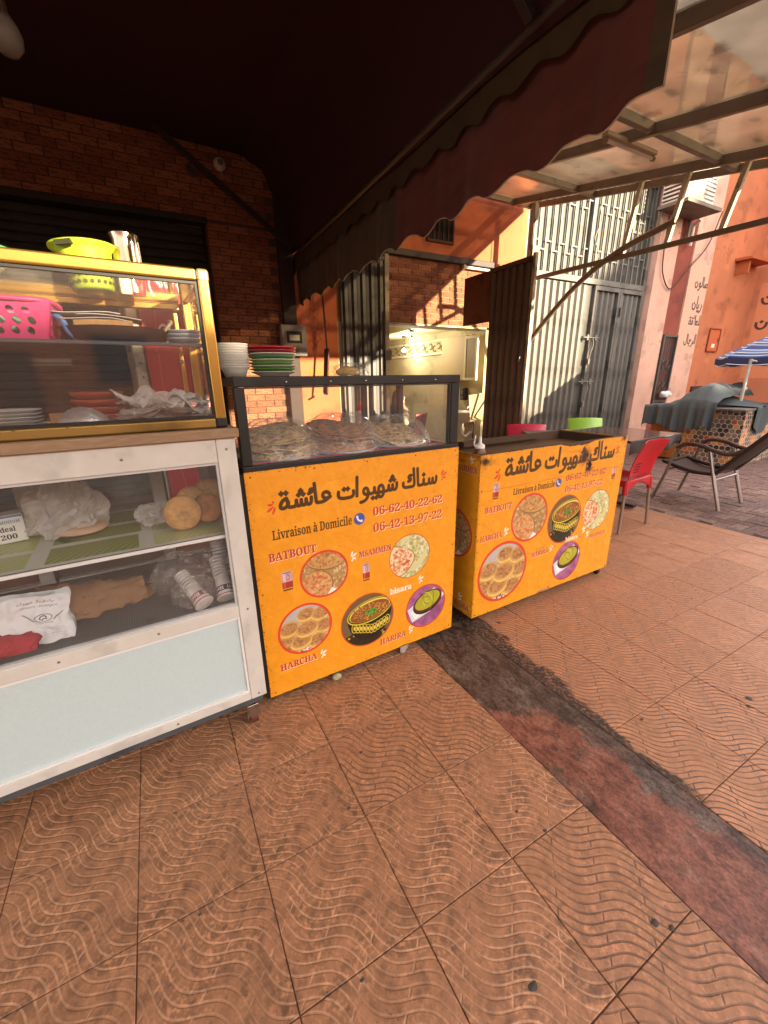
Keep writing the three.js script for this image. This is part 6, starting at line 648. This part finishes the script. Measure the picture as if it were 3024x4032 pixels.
{
  const c = thing('open_cart', 'yellow open topped snack cart with a scorched upper edge', 'cart', CART2.at(0, 0, 0), CART2.ry), W = 1.185, D = 0.474;
  const top = []; for (let k = 0; k <= 60; k++) { const u = W - (k / 60) * W; let y = 0.911 + 0.002 * (vn(k * 0.7, 1, 99, 4) - 0.5); if (u > 0.585 && u < 0.855) { const q = Math.sin(((u - 0.585) / 0.27) * Math.PI); y -= 0.016 * Math.pow(q, 0.4) + 0.012 * (vn(k * 1.7, 5, 99, 4) - 0.3) * q; } top.push([u, y]); }
  const fm = M('#fff', 0.4, { map: print2, bumpMap: bumpStreak, bumpScale: 0.006, clearcoat: 0.25, clearcoatRoughness: 0.35 });
  const bot = []; for (let k = 0; k <= 30; k++) bot.push([(k / 30) * W, 0.045 + 0.004 * Math.abs(vn(k * 1.3, 2, 99, 6) - 0.5)]);
  const lower = panelXY([...bot, [W, 0.7285], [0, 0.7325]], 0.006, W, 0.045, 0.866).translate(0, 0, -0.006), upper = panelXY([[0, 0.7345], [W, 0.7305], ...top], 0.006, W, 0.045, 0.866).translate(0, 0, -0.0045);
  mesh('lower_board', lower, fm, c); mesh('upper_board', upper, fm, c);
  mesh('frame', [bb(0.008, W - 0.008, 0.055, 0.912, -0.022, -0.0065), bb(0.008, W - 0.008, 0.055, 0.9, -D, -D + 0.016), bb(W - 0.024, W - 0.008, 0.055, 0.9, -D + 0.0165, -0.0225), bb(0.008, 0.024, 0.055, 0.9, -D + 0.0165, -0.0225), bb(0.024, W - 0.024, 0.06, 0.075, -D + 0.0165, -0.0225), ], M('#5d4430', 0.8, { map: woodTex }), c);
  mesh('inner_shelf', bb(0.0245, W - 0.0245, 0.835, 0.8465, -D + 0.0168, -0.0228), M('#80603f', 0.8, { map: woodTex }), c);
  const g = panelXY([[0, 0.045], [D, 0.045], [D, 0.911], [0, 0.911]], 0.006, D, 0.045, 0.866).rotateY(-Math.PI / 2).translate(0.0065, 0, -D); mesh('side_board', g, M('#fff', 0.45, { map: sidePrint }), c); mesh('side_board', bb(W - 0.0075, W - 0.001, 0.045, 0.905, -D, -0.0065), M('#c98a20', 0.5, { map: stain }), c);
  mesh('char_flakes', [bb(0.6, 0.84, 0.893, 0.906, -0.0225, -0.0068), crumple(0.845, 0.775, 0.0, 0.016, 0.02, 0.004, 7, 1, 14, 8, 0.6)], M('#1e1611', 0.9), c);
  for (const [x, y] of [[0.03, 0.895], [0.34, 0.9], [1.16, 0.9], [0.015, 0.74], [1.17, 0.74], [0.02, 0.06], [0.6, 0.06], [1.165, 0.06]]) mesh('nail', uvm(new THREE.SphereGeometry(0.004, 8, 6).translate(x, y, 0.0012)), M('#9a6a2c', 0.4, { metalness: 0.5 }), c);
  mesh('cross_board', bb(0.26, 0.95, 0.872, 0.9, -D + 0.02, -D + 0.06), M('#5d4430', 0.8, { map: woodTex }), c); caster(c, 0.05, -0.05, 0.055); caster(c, W - 0.06, -0.03, 0.055); caster(c, 0.05, -D + 0.05, 0.055); caster(c, W - 0.06, -D + 0.05, 0.055);
  const b = thing('squeeze_bottle', 'brown squeeze bottle with a white spout standing in the open cart', 'bottle', CART2.at(0.085, 0.847, -0.1), 0); mesh('bottle', lathe([[0.001, 0], [0.03, 0], [0.032, 0.006], [0.032, 0.05], [0.026, 0.075], [0.022, 0.081], [0.001, 0.081]], 24), M('#6d4a2e', 0.3), b); mesh('cap', lathe([[0.024, 0.076], [0.024, 0.094], [0.009, 0.104], [0.005, 0.136], [0.001, 0.137]], 20), M('#e3e0da', 0.4), b); mesh('strap', tube([[-0.022, 0.084, 0], [-0.036, 0.096, 0], [-0.034, 0.126, 0], [-0.03, 0.144, 0]], 0.0035, 16, 6), M('#e3e0da', 0.4), b);
}
// ---------- chairs and tables ----------
function plasticChair(label, hex, pos, ry, arms) {
  const c = thing('plastic_chair', label, 'chair', pos, ry, 'plastic chairs on the terrace'), pm = M(hex, 0.38, { clearcoat: 0.25 }), lm = M('#a59c90', 0.35, { metalness: 0.8 });
  const back = (u, v) => { const a = (u - 0.5) * 2, w = lerp(0.178, 0.205, v), y = lerp(0.45, 0.765, v) - 0.02 * a * a * v * v + (v > 0.9 ? (v - 0.9) * 0.1 * Math.abs(a) : 0); return [a * w, y, 0.2 - 0.045 * (1 - a * a) + 0.08 * v * v + 0.01 * v]; };
  const bs = sheet(back, 20, 14, 0.007); mesh('backrest', bs, pm, c); for (let k = 0; k < 4; k++) mesh('back_slot', sheet((u, v) => { const p = back(0.38 + 0.24 * u, 0.1 + k * 0.075 + 0.03 * v); return [p[0], p[1], p[2] + 0.0012]; }, 8, 1), M(new THREE.Color(hex).multiplyScalar(0.16), 0.8, { side: THREE.DoubleSide }), c);
  mesh('seat', sheet((u, v) => { const a = (u - 0.5) * 2; return [a * lerp(0.2, 0.215, v), 0.445 - 0.02 * (1 - a * a) * Math.sin(Math.PI * Math.min(1, v * 0.9 + 0.1)) - 0.03 * Math.max(0, v - 0.85) / 0.15, lerp(0.19, -0.24, v)]; }, 18, 16, 0.008), pm, c); mesh('seat_skirt', [sheet((u, v) => [lerp(-0.2, 0.2, u), lerp(0.445, 0.385 + 0.03 * Math.cos((u - 0.5) * 6), v), 0.2], 14, 4, 0.005), sheet((u, v) => [0.208, lerp(0.44, 0.395, v), lerp(0.2, -0.22, u)], 8, 3, 0.005), sheet((u, v) => [-0.208, lerp(0.44, 0.395, v), lerp(-0.22, 0.2, u)], 8, 3, 0.005)], pm, c);
  for (const [x, z, s] of [[-0.2, 0.195, 1], [0.2, 0.195, 1], [-0.2, -0.2, -1], [0.2, -0.2, -1]]) { mesh('leg_socket', bar([x * 0.97, 0.435, z * 0.97], [x * 1.02, 0.33, z * 1.02], 0.021, 12), pm, c); mesh('leg', bar([x * 1.02, 0.33, z * 1.02], [x * 1.16, 0.003, z * 1.1], 0.0125, 12), lm, c); }
  if (arms) for (const s of [-1, 1]) { mesh('armrest', sheet((u, v) => [s * (0.235 + 0.05 * (v - 0.5)), 0.62 + 0.012 * Math.sin(u * 3) - 0.02 * u, lerp(0.2, -0.16, u)], 10, 3, 0.012), pm, c); mesh('arm_post', bar([s * 0.235, 0.61, -0.14], [s * 0.21, 0.42, -0.15], 0.016), pm, c); }
  return c;
}
plasticChair('red plastic chair with slotted back, pushed to the terrace table', '#b81c26', [3.43, 0, -2.08], 0.085);
plasticChair('pink plastic chair behind the open yellow cart', '#cf2f52', [3.4, 0, -3.02], 2.5, true);
plasticChair('lime green plastic chair behind the dark table', '#8fbf3a', [4.52, 0, -3.1], 2.55, true);
{
  const t = thing('terrace_table', 'brown square table with a sagging plastic cover on the terrace', 'table', [3.98, 0, -2.5], 0.06); mesh('table_top', bb(-0.48, 0.42, 0.7, 0.722, -0.36, 0.42, 0.008), M('#4b2c2a', 0.25, { map: woodTex, clearcoat: 0.4 }), t);
  mesh('cover_edge', [sheet((u, v) => [lerp(-0.485, 0.425, u), lerp(0.722, 0.6 + 0.015 * Math.sin(u * 16), v), 0.424 + 0.012 * Math.sin(u * 11) * v], 40, 6, 0.002), sheet((u, v) => [0.426 + 0.012 * Math.sin(u * 9) * v, lerp(0.722, 0.62 + 0.015 * Math.sin(u * 13), v), lerp(0.424, -0.36, u)], 30, 6, 0.002)], M('#2f2626', 0.3, { clearcoat: 0.6 }), t);
  mesh('pedestal', cyl(0.035, 0.03, 0.04, 0.7), black, t); mesh('foot', beam([-0.32, 0.03, 0], [0.32, 0.03, 0], 0.06, 0.03), black, t); mesh('foot', beam([0, 0.031, -0.32], [0, 0.031, 0.32], 0.06, 0.03), black, t);
  const d = thing('dark_table', 'dark table edge between the pink and the green chair', 'table', [3.52, 0, -2.72], -0.6); mesh('table_top', bb(-0.34, 0.34, 0.69, 0.715, -0.3, 0.3, 0.006), M('#2b2119', 0.4, { map: woodTex }), d); for (const [x, z] of [[-0.29, -0.25], [0.29, -0.25], [-0.29, 0.25], [0.29, 0.25]]) mesh('leg', bb(x - 0.018, x + 0.018, 0, 0.69, z - 0.018, z + 0.018), black, d);
}
{ // sling chair on the pavers, facing the gate
  const c = thing('sling_chair', 'brown woven sling armchair with steel tube legs on the pavers', 'chair', [4.9, -0.012, -2.06], 0.03), st = M('#9c9690', 0.28, { metalness: 0.9 }), fab = M('#4d362b', 0.9, { map: weave, side: THREE.DoubleSide });
  mesh('seat_sling', sheet((u, v) => { const x = lerp(-0.225, 0.225, u); return [x, 0.39 - 0.06 * Math.sin(Math.PI * v) - 0.02 * (1 - Math.pow(2 * u - 1, 2)) - 0.03 * v, lerp(-0.27, 0.22, v)]; }, 14, 16, 0.006), fab, c); mesh('back_sling', sheet((u, v) => { const x = lerp(-0.225, 0.225, u); return [x, lerp(0.36, 0.82, v), lerp(0.2, 0.56, Math.pow(v, 0.9)) + 0.03 * (1 - Math.pow(2 * u - 1, 2)) * Math.sin(Math.PI * v)]; }, 14, 18, 0.006), fab, c);
  mesh('back_border', [tube([[-0.23, 0.34, 0.19], [-0.235, 0.56, 0.36], [-0.235, 0.83, 0.57]], 0.02, 24, 8), tube([[0.23, 0.34, 0.19], [0.235, 0.56, 0.36], [0.235, 0.83, 0.57]], 0.02, 24, 8), tube([[-0.235, 0.83, 0.57], [0, 0.84, 0.59], [0.235, 0.83, 0.57]], 0.02, 16, 8)], M('#3d2a21', 0.9, { map: weave }), c); mesh('seat_border', [tube([[-0.23, 0.4, -0.28], [-0.23, 0.34, 0], [-0.23, 0.34, 0.2]], 0.018, 20, 8), tube([[0.23, 0.4, -0.28], [0.23, 0.34, 0], [0.23, 0.34, 0.2]], 0.018, 20, 8), tube([[-0.23, 0.4, -0.28], [0, 0.39, -0.29], [0.23, 0.4, -0.28]], 0.018, 16, 8)], M('#3d2a21', 0.9, { map: weave }), c);
  for (const s of [-1, 1]) { mesh('front_leg', tube([[s * 0.28, 0, -0.3], [s * 0.265, 0.3, -0.22], [s * 0.255, 0.55, -0.16], [s * 0.25, 0.6, -0.08]], 0.0145, 30, 10), st, c); mesh('rear_leg', tube([[s * 0.25, 0, 0.3], [s * 0.245, 0.3, 0.2], [s * 0.24, 0.56, 0.12]], 0.017, 24, 10), st, c); mesh('armrest', tube([[s * 0.25, 0.55, -0.17], [s * 0.25, 0.605, -0.09], [s * 0.25, 0.6, 0.05], [s * 0.245, 0.565, 0.16], [s * 0.24, 0.55, 0.28], [s * 0.235, 0.6, 0.38]], 0.02, 40, 10), M('#4a3226', 0.7), c); }
  mesh('cross_tube', bar([-0.245, 0.29, 0.205], [0.245, 0.29, 0.205], 0.011), st, c); mesh('cross_tube', bar([-0.262, 0.32, -0.225], [0.262, 0.32, -0.225], 0.011), st, c);
}
{ // covered stall with honeycomb print, pole and parasol
  const hc = ctex(512, 512, (x, W, H) => { x.fillStyle = '#2c221c'; x.fillRect(0, 0, W, H); const r = 28; for (let j = -1; j < 13; j++) for (let i = -1; i < 12; i++) { const cx = i * r * 1.732 + (j & 1 ? r * 0.866 : 0), cy = j * r * 1.5, q = vn(cx / 90, cy / 90, 99, 3); x.fillStyle = q > 0.66 ? ['#b5743a', '#a34f32', '#c08a4a'][Math.floor(R(0, 3))] : q > 0.4 ? ['#6d5a4a', '#806a58', '#574538'][Math.floor(R(0, 3))] : ['#2e2620', '#3b302a'][Math.floor(R(0, 2))]; x.beginPath(); for (let k = 0; k < 6; k++) x.lineTo(cx + Math.cos(k * 1.0472 + 0.5236) * r, cy + Math.sin(k * 1.0472 + 0.5236) * r); x.closePath(); x.fill(); x.strokeStyle = '#cfc3b2'; x.lineWidth = 4.5; x.stroke(); x.strokeStyle = 'rgba(60,44,34,.6)'; x.lineWidth = 2; x.beginPath(); x.arc(cx, cy, r * 0.55, 0.3, 2.6); x.stroke(); } });
  hc.wrapS = hc.wrapT = THREE.RepeatWrapping; hc.repeat.set(1 / 0.75, 1 / 0.75);
  const s = thing('market_stall', 'market stall box with honeycomb printed sides beyond the sling chair', 'stall', [7.08, -0.012, -2.62], 0.05); mesh('honeycomb_box', bb(0, 1.3, 0, 0.78, -0.72, 0, 0.006), M('#fff', 0.6, { map: hc }), s); mesh('orange_box', bb(-0.02, 1.2, 0.02, 0.7, -1.18, -0.73, 0.006), M('#b36a2b', 0.7, { map: stain }), s); mesh('stall_top', bb(-0.1, 1.32, 0.781, 0.81, -1.22, 0.02, 0.004), M('#6d6a5e', 0.7, { map: stain }), s);
  const clothM = M('#5c6463', 0.95, { map: dtex(128, 64, (u, v, i) => (i % 16 < 8 ? 0.8 : 0.95) * (0.9 + 0.1 * fbm(u, v, 20, 3, 801)), [0.12, 0.12]), side: THREE.DoubleSide });
  solo('stall_cover', 'grey striped cloth draped over the top of the market stall', 'cloth', [sheet((u, v) => { const z = lerp(-1.25, -0.3, u), k = v * 3; const hump = 0.3 * Math.exp(-Math.pow((z + 0.55) / 0.28, 2)) * sst(0.8, 1.4, k); const wr = 0.02 * (vn(u * 14, k * 5, 99, 5) - 0.5) + 0.03 * Math.abs(vn(u * 6 + 4, k * 3, 99, 7) - 0.5); return k < 1 ? [-0.17 - (0.03 * Math.sin(u * 31) + 0.02 * Math.sin(u * 57 + 1)) * (1 - k * 0.7), lerp(0.5 + 0.05 * Math.sin(u * 9) + 0.02 * Math.sin(u * 31), 0.82, k), z] : [-0.16 + (k - 1) * 0.62, 0.822 + hump * (1 + wr * 6) + wr, z]; }, 90, 48, 0.004), sheet((u, v) => { const x = lerp(0.25, 1.35, u), k = v * 2; const hump = 0.16 * Math.exp(-Math.pow((x - 0.6) / 0.25, 2)); return k < 1 ? [x, lerp(0.55 - 0.1 * Math.sin(u * 7), 0.825 + hump * 0.3, k), 0.035 + 0.015 * Math.sin(u * 23)] : [x, 0.826 + hump * (k - 1) + 0.01 * Math.sin(u * 15), 0.03 - (k - 1) * 0.5]; }, 40, 24, 0.004)], clothM, [7.08, -0.012, -2.62], 0.05);
  solo('stall_pole', 'white pole with a short side arm standing on the market stall', 'pole', [bar([0, 0, 0], [0, 0.66, 0], 0.02), bar([0, 0.64, 0], [0.2, 0.62, 0.02], 0.013), bar([0, 0.24, 0.0], [0.03, 0.26, 0.02], 0.016)], M('#c4bbb0', 0.5, { map: stain }), [7.55, 0.798, -2.9], 0);
  const u = thing('parasol', 'blue striped parasol over the market stall', 'parasol', [8.66, -0.012, -2.7], 0.2), ut = dtex(64, 512, (uu, vv, i, j) => { const k = (j % 128) / 128, n = 0.92 + 0.08 * hash(i, j, 3); const c = k < 0.28 ? [0.13, 0.18, 0.4] : k < 0.34 ? [0.78, 0.8, 0.82] : k < 0.55 ? [0.3, 0.4, 0.58] : k < 0.6 ? [0.8, 0.82, 0.84] : k < 0.8 ? [0.2, 0.3, 0.36] : k < 0.86 ? [0.72, 0.74, 0.76] : [0.16, 0.2, 0.44]; return c.map((q) => q * n); });
  const um = M('#fff', 0.85, { map: ut, side: THREE.DoubleSide, transmission: 0.15 }), Rr = 1.06; for (let k = 0; k < 8; k++) { const a0 = k * 0.7854, a1 = a0 + 0.7854; mesh('canopy_panel', sheet((uu, v) => { const a = lerp(a0, a1, uu), ch = Math.cos(0.3927) / Math.cos(a - (a0 + a1) / 2), r = v * Rr * ch; return [Math.cos(a) * r, 1.98 - 0.46 * Math.pow(v, 1.25) - 0.03 * Math.sin(Math.PI * uu) * v, Math.sin(a) * r]; }, 10, 12, 0, true), um, u); mesh('canopy_skirt', sheet((uu, v) => { const a = lerp(a0, a1, uu), r = Rr * Math.cos(0.3927) / Math.cos(a - (a0 + a1) / 2); return [Math.cos(a) * r, 1.52 - 0.03 * Math.sin(Math.PI * uu) - v * (0.1 + 0.012 * Math.sin(uu * 12.56)), Math.sin(a) * r]; }, 12, 3, 0.002), M('#2d3358', 0.85), u); mesh('rib', bar([0, 1.93, 0], [Math.cos(a0) * Rr, 1.5, Math.sin(a0) * Rr], 0.008, 6), M('#b9b4ac', 0.4), u); mesh('skirt_edge', tube([0, 0.25, 0.5, 0.75, 1].map((q) => { const a = lerp(a0, a1, q), r = Rr * Math.cos(0.3927) / Math.cos(a - (a0 + a1) / 2); return [Math.cos(a) * r, 1.415 - 0.03 * Math.sin(Math.PI * q), Math.sin(a) * r]; }), 0.008, 12, 5), M('#c9c9cf', 0.7), u); }
  mesh('pole', cyl(0.026, 0.026, 0, 2.02), M('#5b2329', 0.4), u); mesh('base', cyl(0.24, 0.2, 0, 0.09), M('#6d6a66', 0.9), u);
}
for (const o of scene.children) o.traverse((m) => { if (m.isMesh) { m.castShadow = true; m.receiveShadow = true; } });
renderer.setSize(768, 1024);
renderer.render(scene, camera);
